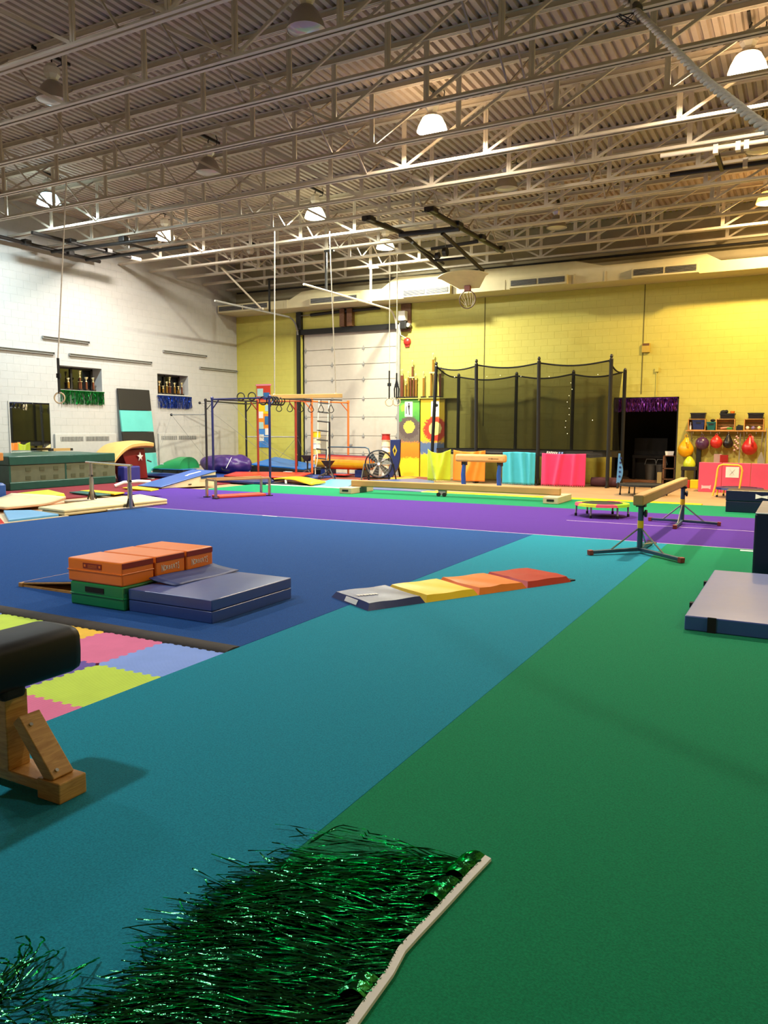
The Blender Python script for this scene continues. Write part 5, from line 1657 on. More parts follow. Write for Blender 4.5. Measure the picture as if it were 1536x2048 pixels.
# ================================================================ green pit mat with mesh sides
gm = thing('foam_pit_mat', 'long dark green pit mat with mesh side showing foam cubes', 'mat', (-17.3, 13.65, ZF))
M_dg = mat('dark_green_vinyl', '#12443a', rough=0.32, bump=0.35, bscale=5, var=0.12)
gx0, gx1, gy0, gy1 = -18.25, -16.62, 12.03, 15.28
part('top_band', MB().pillow(gx0, gx1, gy0, gy1, 0.585, 0.835, 0.05, 0.03, 10), M_dg, gm, smooth=40, bev=0.02)
part('bottom_band', MB().box(gx0, gx1, gy0, gy1, -0.014, 0.185), M_dg, gm, bev=0.02)
part('end_panel', MB().box(gx0, gx1 - 0.02, gy0, gy0 + 0.05, 0.185, 0.585), M_dg, gm)
part('mesh_side', MB().box(gx1 - 0.03, gx1 - 0.02, gy0 + 0.05, gy1, 0.185, 0.585), mat('mesh_olive', '#555a44', rough=0.95, var=0.1), gm)
part('mesh_seam', MB().box(gx1 - 0.02, gx1 - 0.012, 13.63, 13.67, 0.185, 0.585), M_dg, gm)
rg = random.Random(11)
for k in range(7):
    for zq in (0.27, 0.48):
        yq = 12.55 + k * 0.40 + rg.uniform(-0.03, 0.03)
        if abs(yq - 13.65) < 0.1:
            yq += 0.15
        part('foam_cube', MB().box(gx1 - 0.021, gx1 - 0.013, yq - 0.07, yq + 0.07, zq - 0.045, zq + 0.045), mat('foam_olive', '#44482f', rough=0.95), gm)  # thin plates in darker olive for the foam cubes behind the mesh
tl = thing('tool_bar', 'short tan wooden bar with black ends lying on top of the green pit mat', 'bar', (-17.9, 14.65, 0.85))
part('wood', MB().box(-18.1, -18.0, 14.4, 14.95, 0.858, 0.93), M_beam, tl)
for q in (14.36, 14.95):
    part('end_block', MB().box(-18.1, -18.0, q - 0.06, q + 0.04 - 0.0, 0.858, 0.925) if q < 14.5 else MB().box(-18.1, -18.0, q, q + 0.09, 0.858, 0.925), M_black, tl)

# ================================================================ left edge: beam end, blue leg pad, stacked sheets
be_ = thing('balance_beam', 'tan beam end on a chrome stand at the left edge before the green pit mat', 'balance beam', (-14.6, 10.0, 0))
part('beam', MB().box(-14.9, -14.78, 6.5, 10.58, 0.80, 0.97), mat('suede_orange', '#b9793f', rough=0.8), be_, bev=0.02)
part('saddle', MB().box(-14.9, -14.78, 9.9, 10.2, 0.68, 0.80), M_beam, be_)
part('chrome_post', MB().cyl((-14.84, 10.05, 0.2), (-14.84, 10.05, 0.68), 0.05, 12), M_chrome, be_, smooth=40)
part('chrome_post', MB().cyl((-14.66, 10.15, 0.35), (-14.66, 10.15, 0.62), 0.03, 10), M_chrome, be_, smooth=40)
part('leg_pad', MB().pillow(-14.75, -14.32, 9.75, 10.28, 0.0, 0.37, 0.05, 0.01), M_bluev, be_, smooth=40, bev=0.03)
part('base_foot', MB().box(-15.2, -14.5, 10.0, 10.1, ZF, 0.0), M_grey, be_)
def sheet(label, x0, x1, y0, y1, z, th, curl, m, m2, rot=0.0):
    r = thing('foam_sheet', label, 'mat', ((x0 + x1) / 2, (y0 + y1) / 2, z), rot, 'loose cream foam sheets at the left')
    cx, cy = (x0 + x1) / 2, (y0 + y1) / 2
    def fn(k):
        return lambda u, v: (x0 - cx + (x1 - x0) * u, y0 - cy + (y1 - y0) * v, k + curl * max(0, v - 0.55) ** 2 * 3 + 0.01 * sin(3 * u))
    part('top_layer', MB().grid(fn(th), 6, 14), m, r, local=True, smooth=60, solid=0.02)
    part('foam_core', MB().grid(fn(th * 0.4), 6, 14), m2, r, local=True, smooth=60, solid=max(0.02, th * 0.7))
    return r
M_peach = mat('peach_foam', '#d6a27c', rough=0.85)
M_beige = mat('beige_carpet', '#d6c4a0', rough=0.9)
sheet('curled cream foam sheet lying at the left edge beside the lime block', -14.22, -12.6, 9.0, 10.32, 0.02, 0.035, 0.16, M_beige, M_peach)
sheet('flat peach foam sheet under the curled cream one', -14.22, -13.0, 9.3, 10.85, -0.03, 0.015, 0.0, M_peach, M_peach)
lk = solo('wedge_block', MB().hexa([(-14.4, 10.55, 0.0), (-13.46, 10.36, 0.0), (-13.66, 11.2, 0.0), (-14.6, 11.6, 0.0)], [(-14.45, 10.6, 0.13), (-13.5, 10.4, 0.12), (-13.7, 11.18, 0.12), (-14.6, 11.5, 0.14)]), M_limev,
          'lime yellow foam block between the cream sheets and the purple carpet', 'block', bev=0.02)
solo('exercise_mat', MB().hexa([(-12.3, 8.75, 0.002), (-11.0, 7.9, 0.002), (-11.0, 8.85, 0.002), (-11.95, 9.05, 0.002)], [(-12.3, 8.75, 0.05), (-11.0, 7.9, 0.05), (-11.0, 8.85, 0.05), (-11.95, 9.05, 0.05)]), M_skyv, 'sky blue exercise mat at the left edge before the beige mats', 'mat', bev=0.01)
solo('foam_strip', MB().box(-10.99, -10.94, 7.7, 9.0, ZF, 0.012).box(-12.6, -10.99, 7.5, 8.6, ZF, 0.0), M_beige, 'cream foam strip along the left edge of the blue floor', 'mat', bev=0.004)
rb_ = thing('red_block', 'red vinyl block with a white mark at the very left edge', 'block', (-11.3, 7.5, 0))
part('body', MB().hexa([(-11.7, 7.2, 0.001), (-10.9, 7.25, 0.001), (-10.9, 7.78, 0.001), (-11.7, 7.9, 0.001)], [(-11.7, 7.2, 0.17), (-11.12, 7.3, 0.17), (-11.12, 7.78, 0.17), (-11.7, 7.9, 0.17)]), M_redv, rb_, bev=0.015)
part('white_mark', MB().ball((-11.03, 7.5, 0.08), 0.03, 8, 6, (0.5, 1.4, 0.8)), M_paper, rb_)

# ================================================================ low chrome bars over the beige mat
pb = thing('low_bar', 'low chrome horizontal bar on two uprights straddling the beige mat', 'bar', (-11.9, 10.7, 0))
ua, ub = Vector((-12.8, 11.12, 0)), Vector((-10.93, 10.37, 0))
dd = (ub - ua).normalized()
part('rail', MB().cyl(ua - dd * 0.28 + Vector((0, 0, 0.79)), ub + dd * 0.12 + Vector((0, 0, 0.81)), 0.021, 10), M_chrome, pb, smooth=40)
side = Vector((-dd.y, dd.x, 0))
for k, p in enumerate((ua, ub)):
    side = Vector((0.02, 1, 0)).normalized() if k else Vector((-dd.y, dd.x, 0))
    up_ = part('upright', MB().tube([p + Vector((0, 0, 0.02)), p + Vector((0, 0, 0.45)), p + Vector((0, 0, 0.45)), p + Vector((0, 0, 0.79))], [0.045, 0.045, 0.035, 0.033], 12), M_alu, pb, smooth=40)
    part('pin', MB().cyl(p - dd * 0.08 + Vector((0, 0, 0.52)), p + dd * 0.06 + Vector((0, 0, 0.52)), 0.022, 8), M_black, up_)
    part('base_rail', MB().bar(p - side * 0.55 + Vector((0, 0, 0.02)), p + side * 0.55 + Vector((0, 0, 0.02)), 0.05, 0.04), M_alu, pb, bev=0.006)
    for s_ in (-1, 1):
        part('gusset', MB().bar(p + side * 0.09 * s_ + Vector((0, 0, 0.03)), p + side * 0.035 * s_ + Vector((0, 0, 0.2)), 0.012, 0.03), M_black, up_)
bgm = thing('landing_mat', 'cream double-layer foam mat under the low chrome bar', 'mat', (-11.5, 10.4, 0))
for k in range(2):
    part('layer', MB().hexa([(-11.75 - 0.1 * k, 9.1, 0.004 + 0.052 * k), (-11.0, 8.96, 0.004 + 0.052 * k), (-11.0, 11.4, 0.004 + 0.052 * k), (-12.3, 11.95, 0.004 + 0.052 * k)],
                            [(-11.75 - 0.1 * k, 9.1, 0.052 + 0.052 * k), (-11.0, 8.96, 0.052 + 0.052 * k), (-11.0, 11.4, 0.052 + 0.052 * k), (-12.3, 11.95, 0.052 + 0.052 * k)]),
         mat('cream_mat', '#e0cf9a', rough=0.6, var=0.08, nscale=3), bgm, bev=0.018)
for (pts_, m_, lab) in (((( -14.9, 12.6), (-13.5, 12.35), (-13.62, 12.76), (-14.86, 12.9)), M_yelv, 'thin yellow mat on the far purple carpet behind the low bar'),
                        (((-14.8, 13.8), (-13.55, 13.5), (-13.7, 13.92), (-14.8, 14.3)), M_yelv, 'thin yellow mat by the foot of the blue wedge ramp'),
                        (((-14.78, 12.2), (-13.6, 11.95), (-13.5, 12.25), (-14.78, 12.56)), vinyl('dark_teal_vinyl', '#1b5a55'), 'thin dark teal mat in front of the thin yellow mat')):
    mb = MB().prism(list(pts_), 0.002, 0.03)
    solo('thin_mat', mb, m_, lab, 'mat', bev=0.006)

# ================================================================ blue wedge ramp, mini bar, dome, bags and mats
wr = thing('wedge_ramp', 'blue topped wedge ramp with cream side and dark strap', 'ramp', (-14.1, 15.1, 0))
part('foam_wedge', MB().hexa([(-14.85, 14.4, 0.002), (-13.98, 14.30, 0.002), (-13.46, 15.72, 0.002), (-14.35, 15.85, 0.002)], [(-14.85, 14.4, 0.02), (-13.98, 14.30, 0.02), (-13.46, 15.72, 0.37), (-14.35, 15.85, 0.37)]), M_cream, wr, bev=0.01)
part('blue_top', MB().hexa([(-14.86, 14.36, 0.021), (-13.97, 14.26, 0.021), (-13.44, 15.73, 0.371), (-14.36, 15.86, 0.371)], [(-14.86, 14.36, 0.045), (-13.97, 14.26, 0.045), (-13.44, 15.73, 0.40), (-14.36, 15.86, 0.40)]), vinyl('ramp_blue', '#35559a'), wr, bev=0.008)
part('strap', MB().hexa([(-13.6, 15.3, 0.20), (-13.595, 15.3, 0.20), (-13.44, 15.73, 0.22), (-13.445, 15.73, 0.22)], [(-13.6, 15.3, 0.265), (-13.595, 15.3, 0.265), (-13.44, 15.73, 0.29), (-13.445, 15.73, 0.29)]).move(Matrix.Translation((0.012, -0.004, 0))), M_navy, wr)
part('slot', MB().box(-13.70, -13.68, 14.95, 15.05, 0.06, 0.085).move(Matrix.Translation((0.0, 0.0, 0))), M_black, wr)
lgm = MB().prism([(-14.05, 15.2), (-13.98, 15.22), (-14.0, 15.32), (-13.86, 15.62), (-13.93, 15.62), (-14.06, 15.36)], 0, 0.004)
for p in lgm.v:
    t = (p.y - 14.31) / 1.45
    p.z += 0.047 + 0.353 * t
part('printed_mark', lgm, M_paper, wr)
mp = thing('mini_bars', 'low silver mini bars with tan rails over a red pad on the purple carpet', 'bar', (-10.9, 13.5, 0))
c4 = [(-11.38, 12.99), (-10.96, 12.79), (-10.45, 14.0), (-10.87, 14.25)]
for k, (x_, y_) in enumerate(c4):
    part('leg', MB().box(x_ - 0.022, x_ + 0.022, y_ - 0.022, y_ + 0.022, 0.002, 0.385), M_alu, mp)
    part('foot', MB().box(x_ - 0.06, x_ + 0.06, y_ - 0.05, y_ + 0.05, 0.001, 0.02), M_black, mp)
for (a, b) in ((0, 3), (1, 2)):
    part('rail', MB().bar((c4[a][0], c4[a][1], 0.40), (c4[b][0], c4[b][1], 0.40), 0.05, 0.04), M_beam, mp, bev=0.008)
for (a, b) in ((0, 1), (2, 3)):
    part('cross_bar', MB().bar((c4[a][0], c4[a][1], 0.385), (c4[b][0], c4[b][1], 0.385), 0.035, 0.03), M_alu, mp)
part('red_pad', MB().hexa([(-11.30, 13.05, 0.003), (-10.95, 12.88, 0.003), (-10.48, 13.92, 0.003), (-10.85, 14.15, 0.003)], [(-11.30, 13.05, 0.055), (-10.95, 12.88, 0.055), (-10.48, 13.92, 0.055), (-10.85, 14.15, 0.055)]), mat('red_pad', '#c8412f', rough=0.45), mp, bev=0.012)

dm = thing('dome_block', 'green half-dome vinyl block with sloping front standing on dark boxes', 'block', (-17.4, 18.5, 0.235))
vs, fs = [], []
for (xx_, sz, dy) in ((-16.95, 1.0, 0.0), (-17.30, 1.0, 0.0), (-17.62, 0.72, -0.05), (-17.92, 0.22, -0.12)):
    vs += [(xx_, 18.56 + dy + 0.46 * cos(pi * i / 14), 0.236 + 0.36 * sz * sin(pi * i / 14)) for i in range(15)]
for j in range(3):
    for i in range(14):
        fs.append((j * 15 + i, j * 15 + i + 1, (j + 1) * 15 + i + 1, (j + 1) * 15 + i)[::-1])
    fs.append((j * 15 + 14, j * 15, (j + 1) * 15, (j + 1) * 15 + 14)[::-1])
fs += [tuple(range(15)), tuple(59 - k for k in range(15))]
part('dome', MB().add(vs, fs), M_greenv, dm, smooth=30)
part('white_label', MB().box(-17.72, -17.6, 18.1, 18.11, 0.36, 0.39), M_paper, dm)
db = thing('box_bench', 'dark panelled box bench with a blue top under the green dome', 'bench', (-17.3, 18.9, ZF))
part('body', MB().box(-18.0, -16.75, 18.05, 18.64, ZF, 0.21), mat('dark_olive_box', '#2c2618', rough=0.6), db, bev=0.01)
part('blue_top', MB().box(-18.02, -16.73, 18.03, 18.66, 0.211, 0.232), vinyl('steel_blue_vinyl', '#2e6ea8'), db, bev=0.005)
for q in (-17.6, -17.0, -16.55):
    part('panel_joint', MB().box(q - 0.02, q + 0.02, 18.035, 18.048, ZF, 0.205), M_black, db)
nm_ = thing('navy_mats', 'crumpled navy mats spread on the floor before the leaning teal mat', 'mat', (-17.0, 17.6, ZF))
part('sheet', MB().grid(lambda u, v: (-18.0 + 1.9 * u, 17.25 + 0.74 * v, 0.02 + 0.10 * (0.5 + 0.5 * sin(5 * u + 2 * v)) * sin(pi * u) * sin(pi * v) + 0.03), 20, 12), M_navy, nm_, smooth=60, solid=0.06)
part('fold', MB().tube([(-17.4, 17.3, 0.06), (-16.9, 17.35, 0.10), (-16.2, 17.6, 0.07)], 0.06, 8), M_navy, nm_, smooth=60)
bg = MB()
def bagp(u, v):
    a = 2 * pi * u
    t = pi * v
    rr = sin(t) ** 0.42
    w = 1 + 0.04 * sin(5 * a + 3 * v) + 0.025 * sin(11 * a + 9 * v)
    return (-16.75 + 0.93 * rr * cos(a) * w, 20.12 + 0.52 * rr * sin(a) * w, 0.31 - 0.28 * cos(t) * (1 + 0.05 * sin(4 * a) + (0.10 * sin(2.0 * a + 1.0) if v > 0.6 else 0)))
bg.grid(bagp, 72, 30)
from mathutils import noise as mnoise
for p in bg.v:                              # slumped folds
    q_ = Vector((p.x * 2.6, p.y * 2.6, p.z * 4.0))
    k_ = mnoise.noise(q_) * 0.075 + (0.5 - abs(mnoise.noise(q_ * 1.7 + Vector((4, 1, 2))))) * 0.05
    d_ = Vector((p.x + 16.75, p.y - 20.12, (p.z - 0.2) * 1.5)).normalized()
    p += d_ * k_
    p.z = max(0.032, p.z)
pbg = thing('crash_bag', 'large slumped purple vinyl crash bag beside the monkey bar rig', 'bag', (-16.75, 20.12, 0.03))
part('cover', MB().add(bg.v, bg.f), M_purplev, pbg, smooth=70)
part('cord', MB().tube([(-16.25, 19.76, 0.56), (-16.27, 19.64, 0.38), (-16.32, 19.57, 0.22)], 0.012, 5), M_paper, pbg)
part('loop_handle', MB().tube([(-16.5, 19.56, 0.22), (-16.4, 19.50, 0.16), (-16.2, 19.57, 0.14)], 0.02, 6), M_blackfab, pbg)

def mat_sheet(label, poly, z0, z1, m, name='floor_mat', fold=False):
    return solo(name, MB().prism(poly, z0, z1), m, label, 'mat', bev=0.012)
mat_sheet('blue mats covering the floor under the monkey bar rig', [(-17.6, 18.3), (-14.3, 18.3), (-13.0, 19.4), (-13.0, 22.3), (-15.8, 22.5), (-17.8, 20.4)], ZF, 0.02, vinyl('floor_blue', '#2a4590'))
mat_sheet('navy mat in front of the red mat, beside the green carpet strip', [(-14.9, 17.0), (-13.0, 16.72), (-12.7, 16.9), (-12.9, 17.5), (-13.9, 18.6), (-15.3, 18.4)], 0.0, 0.06, M_navy)
rdm = thing('draped_mat', 'bright red mat draped over the blue ones under the rig', 'mat', (-14.0, 19.3, 0.05))
part('sheet', MB().grid(lambda u, v: (-15.1 + 2.3 * u - 0.6 * v, 18.0 + 1.3 * v + 0.9 * u * (0.4 + 0.6 * v), 0.085 + 0.05 * sin(pi * u) * sin(pi * v) + 0.03 * v), 14, 10), vinyl('bright_red_vinyl', '#c9331f'), rdm, smooth=60, solid=0.05)
part('white_print', MB().box(-13.85, -13.6, 19.25, 19.4, 0.19, 0.195), M_paper, rdm)
bsl = thing('folding_mat', 'blue folding mat leaning low behind the rig on a black board', 'mat', (-15.0, 21.5, 0.1))
part('panel', MB().hexa([(-16.2, 20.7, 0.27), (-14.2, 20.9, 0.16), (-14.4, 22.2, 0.20), (-16.3, 22.2, 0.46)], [(-16.2, 20.7, 0.32), (-14.2, 20.9, 0.21), (-14.4, 22.2, 0.25), (-16.3, 22.2, 0.51)]), vinyl('mid_blue_vinyl', '#2d6bb8'), bsl, bev=0.01)
part('black_board', MB().hexa([(-16.2, 20.66, 0.03), (-13.9, 20.7, 0.03), (-13.9, 22.2, 0.03), (-16.2, 22.2, 0.03)], [(-16.2, 20.66, 0.25), (-13.9, 20.7, 0.14), (-13.9, 22.2, 0.17), (-16.2, 22.2, 0.3)]), M_blackfab, bsl)
ylw = thing('curved_mat', 'curved yellow foam mat on a cream stand at the back of the green strip', 'mat', (-12.1, 17.6, 0))
part('foam', MB().grid(lambda u, v: (-12.95 + 1.75 * u - 0.05 * v, 17.55 - 0.75 * u + (0.62 + 0.15 * u) * v, 0.09 + 0.05 * sin(pi * u * 1.2)), 14, 4), M_yelv, ylw, smooth=60, solid=0.05)
part('cream_leg', MB().bar((-12.25, 17.15, 0.003), (-12.4, 17.35, 0.09), 0.05, 0.05), M_cream, ylw)
mat_sheet('dark blue mat under the curved yellow mat', [(-13.0, 17.2), (-11.9, 16.9), (-11.6, 17.6), (-12.2, 18.6), (-13.1, 18.4)], ZF + 0.002, 0.02, M_dnavy)
mat_sheet('cream foam strip at the back edge of the green carpet strip', [(-12.6, 16.70), (-9.5, 16.70), (-9.5, 16.86), (-12.6, 16.95)], ZF, 0.006, M_cream)
mat_sheet('sky blue mat behind the low beam at the back', [(-11.3, 16.96), (-10.2, 16.9), (-11.4, 19.6), (-12.3, 19.5)], ZF, 0.012, M_skyv)
mat_sheet('steel blue floor mat behind the low beam', [(-10.1, 16.88), (-7.7, 16.88), (-9.4, 20.5), (-10.3, 21.2), (-11.3, 19.6)], ZF, 0.004, vinyl('steel_floor', '#4b5a8c'))
mat_sheet('yellow foam edge strip along the tan floor behind the green carpet', [(-8.0, 16.70), (-1.75, 16.70), (-1.75, 16.98), (-8.0, 17.05)], ZF, 0.006, M_yelv)
mat_sheet('orange-yellow strip on the floor beside the drum fan', [(-11.6, 20.6), (-10.6, 20.7), (-10.6, 21.9), (-11.2, 22.3)], ZF, -0.018, mat('orange_strip', '#d9942c', rough=0.7))
mat_sheet('small red pad at the foot of the rightmost orange post', [(-13.25, 20.9), (-12.65, 20.9), (-12.6, 21.5), (-13.2, 21.5)], 0.021, 0.06, M_redv)

# ================================================================ monkey bar rig
M_nv = paint('rig_navy', '#161d52', 0.4)
M_or = paint('rig_orange', '#d0652a', 0.4)
M_rd = paint('rig_maroon', '#8a2a1c', 0.4)
M_bk = paint('rig_black', '#17151c', 0.4)
rig = thing('monkey_bar_rig', 'tall climbing rig of navy, black, maroon and orange posts and bars', 'climbing frame', (-14.5, 19.3, 0.02))
PO = {'a': (-15.22, 17.68, M_nv, 'navy post'), 'b': (-12.90, 17.32, M_nv, 'navy post'), 'c': (-15.1, 19.66, M_rd, 'maroon post'), 'd': (-13.07, 19.66, M_or, 'orange post'),
      'e': (-16.36, 18.70, M_bk, 'black post'), 'f': (-17.00, 21.48, M_bk, 'black post'), 'g': (-13.7, 19.72, M_rd, 'maroon post'), 'h': (-13.02, 21.7, M_or, 'orange post')}
RT = 2.36
for k, (x_, y_, m_, lb_) in PO.items():
    p_ = part('post', MB().cyl((x_, y_, 0.15 if k in 'dc' else 0.022), (x_, y_, RT), 0.034, 10), m_, rig, lb_, smooth=40)
    part('post_cap', MB().lathe([(0.045, RT - 0.04), (0.045, RT + 0.02), (0.02, RT + 0.05), (0, RT + 0.05)], (x_, y_, 0), 8), m_, p_)
def rail(a, b, m_, r_=0.024, z=RT - 0.03):
    part('top_rail', MB().cyl((PO[a][0], PO[a][1], z), (PO[b][0], PO[b][1], z), r_, 8), m_, rig, smooth=40)
rail('a', 'b', M_nv)
rail('a', 'c', M_bk)
rail('b', 'd', M_bk)
rail('c', 'd', M_or)
rail('e', 'f', M_bk)
rail('g', 'h', M_or)
rail('f', 'g', M_bk, 0.018)
for (k, dx, dy) in (('e', 0.05, 0.28), ('a', 0.28, -0.04), ('f', 0.28, -0.06), ('c', -0.05, -0.28), ('d', -0.28, 0.0), ('g', -0.05, -0.28), ('h', -0.1, -0.28), ('b', -0.05, 0.28)):
    x_, y_, m_, _ = PO[k]
    part('corner_brace', MB().cyl((x_, y_, RT - 0.32), (x_ + dx, y_ + dy, RT - 0.05), 0.018, 6), m_, rig)
# sliding rings threaded on the near and right rails
nr = 0
for k in range(8):
    t = 0.55 + k * 0.06
    if k < 3:
        p = Vector(PO['a'][:2] + (0,)).lerp(Vector(PO['b'][:2] + (0,)), 0.52 + k * 0.19)
        az = 0.3
    else:
        p = Vector(PO['b'][:2] + (0,)).lerp(Vector(PO['d'][:2] + (0,)), 0.02 + (k - 3) * 0.06)
        az = 0.2
    zc = RT - 0.03 - (0.0 if k == 0 else 0.075)
    if k < 2:
        zc = RT + 0.02
    r = thing('slide_ring', '%s black ring on the top bars of the climbing rig, counted from the left' % ('first', 'second', 'third', 'fourth', 'fifth', 'sixth', 'seventh', 'last')[k], 'ring', (p.x, p.y, zc - 0.11), 0, 'black rings on the rig top bars')
    ring_ = [(0.11 * cos(2 * pi * q / 16) * cos(az), 0.11 * cos(2 * pi * q / 16) * sin(az), 0.11 + 0.11 * sin(2 * pi * q / 16)) for q in range(16)]
    part('hoop', MB().tube(ring_, 0.016, 6, closed=True), M_rubber, r, local=True, smooth=60)
    part('grip', MB().tube(ring_[10:15], 0.021, 6), M_black, r, local=True, smooth=60)
# teardrop stirrups under the back bar
for k in range(6):
    px_, py_ = -13.336 + 0.1284 * k, 18.364 + 0.3556 * k
    r = thing('stirrup', '%s black teardrop stirrup hanging under the swing beam, counted from the left' % ('first', 'second', 'third', 'fourth', 'fifth', 'last')[k], 'stirrup', (px_, py_, 1.98), 0, 'black teardrop stirrups')
    dx, dy = 0.7, 0.3
    pts_ = []
    for q in range(14):
        a = -pi / 2 + 2 * pi * (q + 0.5) / 14 + pi
        rr = 0.085
        xx, zz_ = rr * cos(a), rr * 0.95 * sin(a)
        if zz_ > 0:
            xx *= (1 - zz_ / 0.12) if zz_ < 0.1 else 0.1
            zz_ *= 1.9
        pts_.append((xx * 0.9, xx * 0.35, zz_ + 0.08))
    part('loop', MB().tube(pts_, 0.012, 6, closed=True), M_rubber, r, local=True, smooth=60)
    part('strap', MB().box(-0.008, 0.008, -0.004, 0.004, 0.22, 0.375), M_blackfab, r, local=True)
stb = thing('stirrup_bar', 'thin dark cross bar carrying the teardrop stirrups', 'bar', (-13.0, 19.2, 2.48))
part('bar', MB().cyl((-13.41, 18.16, 2.362), (-12.55, 20.54, 2.362), 0.014, 6), M_bk, stb)
part('clamp', MB().cyl((-13.42, 18.13, 2.362), (-13.37, 18.27, 2.362), 0.024, 8), M_bk, stb)
# high bars with guy wires
def high_bar(label, P, Q, wires, pm_=None):
    r = thing('high_bar', label, 'bar', ((P[0] + Q[0]) / 2, (P[1] + Q[1]) / 2, 0.02))
    part('rail', MB().cyl(P, Q, 0.018, 8), M_grey, r, smooth=40)
    part('end_ball', MB().ball(P, 0.045, 10, 6), M_bk, r, smooth=60)
    for (a, b) in wires:
        part('guy_wire', MB().cyl(a, b, 0.006, 4), M_grey, r)
    if pm_:
        part('post', MB().cyl(pm_[0], pm_[1], 0.028, 8), M_bk, r, smooth=40)
    return r
high_bar('thin horizontal bar with guy wires reaching left from the black rig post', (-17.97, 18.9, 1.92), (-16.4, 18.7, 1.92), [((-17.97, 18.9, 1.92), (-18.3, 18.4, 0.25)), ((-17.97, 18.9, 1.92), (-17.9, 20.6, 0.3))])
high_bar('upper thin bar with guy wires behind the black rig post', (-17.75, 20.0, 2.33), (-16.98, 21.45, 2.33), [((-17.75, 20.0, 2.33), (-17.7, 19.9, 0.3)), ((-17.75, 20.0, 2.33), (-16.4, 22.0, 0.5)), ((-17.2, 21.0, 2.33), (-16.3, 22.4, 0.5))])
high_bar('lower thin bar with guy wires in front of the notice board', (-14.75, 21.3, 1.22), (-16.3, 20.65, 1.22), [((-14.75, 21.3, 1.22), (-15.9, 21.9, 0.5)), ((-16.2, 20.7, 1.22), (-15.6, 22.4, 0.4)), ((-14.75, 21.3, 1.22), (-14.9, 22.2, 0.3))], ((-14.75, 21.3, 0.26), (-14.75, 21.3, 2.28)))
solo('yellow_strap', MB().tube([(-14.72, 21.2, 1.02), (-14.74, 21.18, 0.8), (-14.7, 21.2, 0.62)], 0.03, 6), mat('yellow_web', '#d9b740', rough=0.8), 'yellow webbing strap hanging from the lower thin bar', 'strap', smooth=50)
# rope ladder
rl = thing('rope_ladder', 'white rope ladder with dark rungs hanging from the orange rail', 'ladder', (-13.0, 20.2, 0.08))
def lz(t, s_):
    return (-13.165 + 0.27 * s_ + 0.04 * t, 20.20 + 0.14 * s_ - 0.25 * t, 2.36 - 2.26 * t)
for s_ in (0, 1):
    part('side_rope', MB().tube([(lz(t / 14, s_)[0] + 0.035 * sin(t * 1.3 + s_) * (1 if t > 8 else 0.2), lz(t / 14, s_)[1], lz(t / 14, s_)[2]) for t in range(15)], 0.017, 6), M_rope, rl, smooth=60)
for k in range(8):
    a, b = lz(0.03 + k * 0.125, -0.08), lz(0.045 + k * 0.125, 1.08)
    part('rung', MB().cyl(a, b, 0.022, 8), M_black, rl, smooth=40)

bpl = thing('stand_pole', 'black pole on a small tripod right of the rope ladder', 'pole', (-12.42, 19.6, ZF))
part('shaft', MB().cyl((-12.42, 19.62, 0.15), (-12.42, 19.62, 1.70), 0.028, 8), M_bk, bpl, smooth=40)
part('upper_tube', MB().cyl((-12.42, 19.62, 1.70), (-12.42, 19.62, 2.1), 0.018, 8), M_alu, bpl, smooth=40)
for (dx, dy) in ((-0.2, -0.2), (0.25, -0.12), (0.02, 0.28)):
    part('leg', MB().cyl((-12.42, 19.62, 0.32), (-12.42 + dx, 19.62 + dy, ZF + 0.03), 0.016, 6), M_black, bpl)

# ================================================================ hanging swing beam and rings
hbm = thing('swing_beam', 'tan wooden beam hanging level from two long ropes above the rig', 'beam', (-12.2, 17.7, 2.36))
A_, B_ = Vector((-13.08, 17.62, 2.37)), Vector((-11.76, 19.25, 2.44))
def at_px(t):
    return A_.lerp(B_, t)
part('beam', MB().bar(A_, B_, 0.10, 0.115), M_beam, hbm, bev=0.01)
for (t, top, lab) in ((0.055, (-11.92, 16.3), 0), (0.91, (-10.72, 16.98), 0)):
    p = at_px(t)
    part('rope', MB().tube([(top[0], top[1], ZB0 + 0.03), (p.x, p.y, p.z + 0.06)], 0.017, 6), M_rope, hbm)
    part('rope_loop', MB().tube([(p.x + 0.0, p.y - 0.055, p.z - 0.05), (p.x, p.y - 0.058, p.z + 0.05), (p.x, p.y, p.z + 0.09), (p.x, p.y + 0.058, p.z + 0.05), (p.x, p.y + 0.055, p.z - 0.05)], 0.012, 6), M_rope, hbm)
def still_ring(label, top, bot, z_strap, z_ring, rr, az, wide):
    r = thing('gym_ring', label, 'ring', (bot[0], bot[1], z_ring - rr), 0, 'wooden gym rings on ropes')
    part('rope', MB().tube([(top[0], top[1], top[2]), (bot[0], bot[1], z_strap)], 0.013, 6), M_rope, r)
    mid = (z_strap + z_ring + rr) / 2
    part('black_strap', MB().bar((bot[0], bot[1], z_strap), (bot[0], bot[1], z_ring + rr - 0.02), 0.05, 0.02), M_blackfab, r)
    if wide:
        part('strap_loop', MB().tube([(bot[0], bot[1], mid + 0.15), (bot[0] - 0.07, bot[1], mid - 0.1), (bot[0] - 0.06, bot[1], z_ring + rr + 0.02), (bot[0], bot[1], z_ring + rr), (bot[0] + 0.06, bot[1], z_ring + rr + 0.02), (bot[0] + 0.07, bot[1], mid - 0.1), (bot[0], bot[1], mid + 0.15)], 0.022, 6), M_blackfab, r)
    part('buckle', MB().box(bot[0] - 0.05, bot[0] + 0.05, bot[1] - 0.02, bot[1] + 0.02, mid - 0.05, mid + 0.04), M_black, r)
    part('hoop', MB().tube([(bot[0] + rr * cos(2 * pi * q / 20) * cos(az), bot[1] + rr * cos(2 * pi * q / 20) * sin(az), z_ring + rr * sin(2 * pi * q / 20)) for q in range(20)], 0.016, 8, closed=True), mat('ring_wood', '#c9b391', rough=0.4), r, smooth=60)
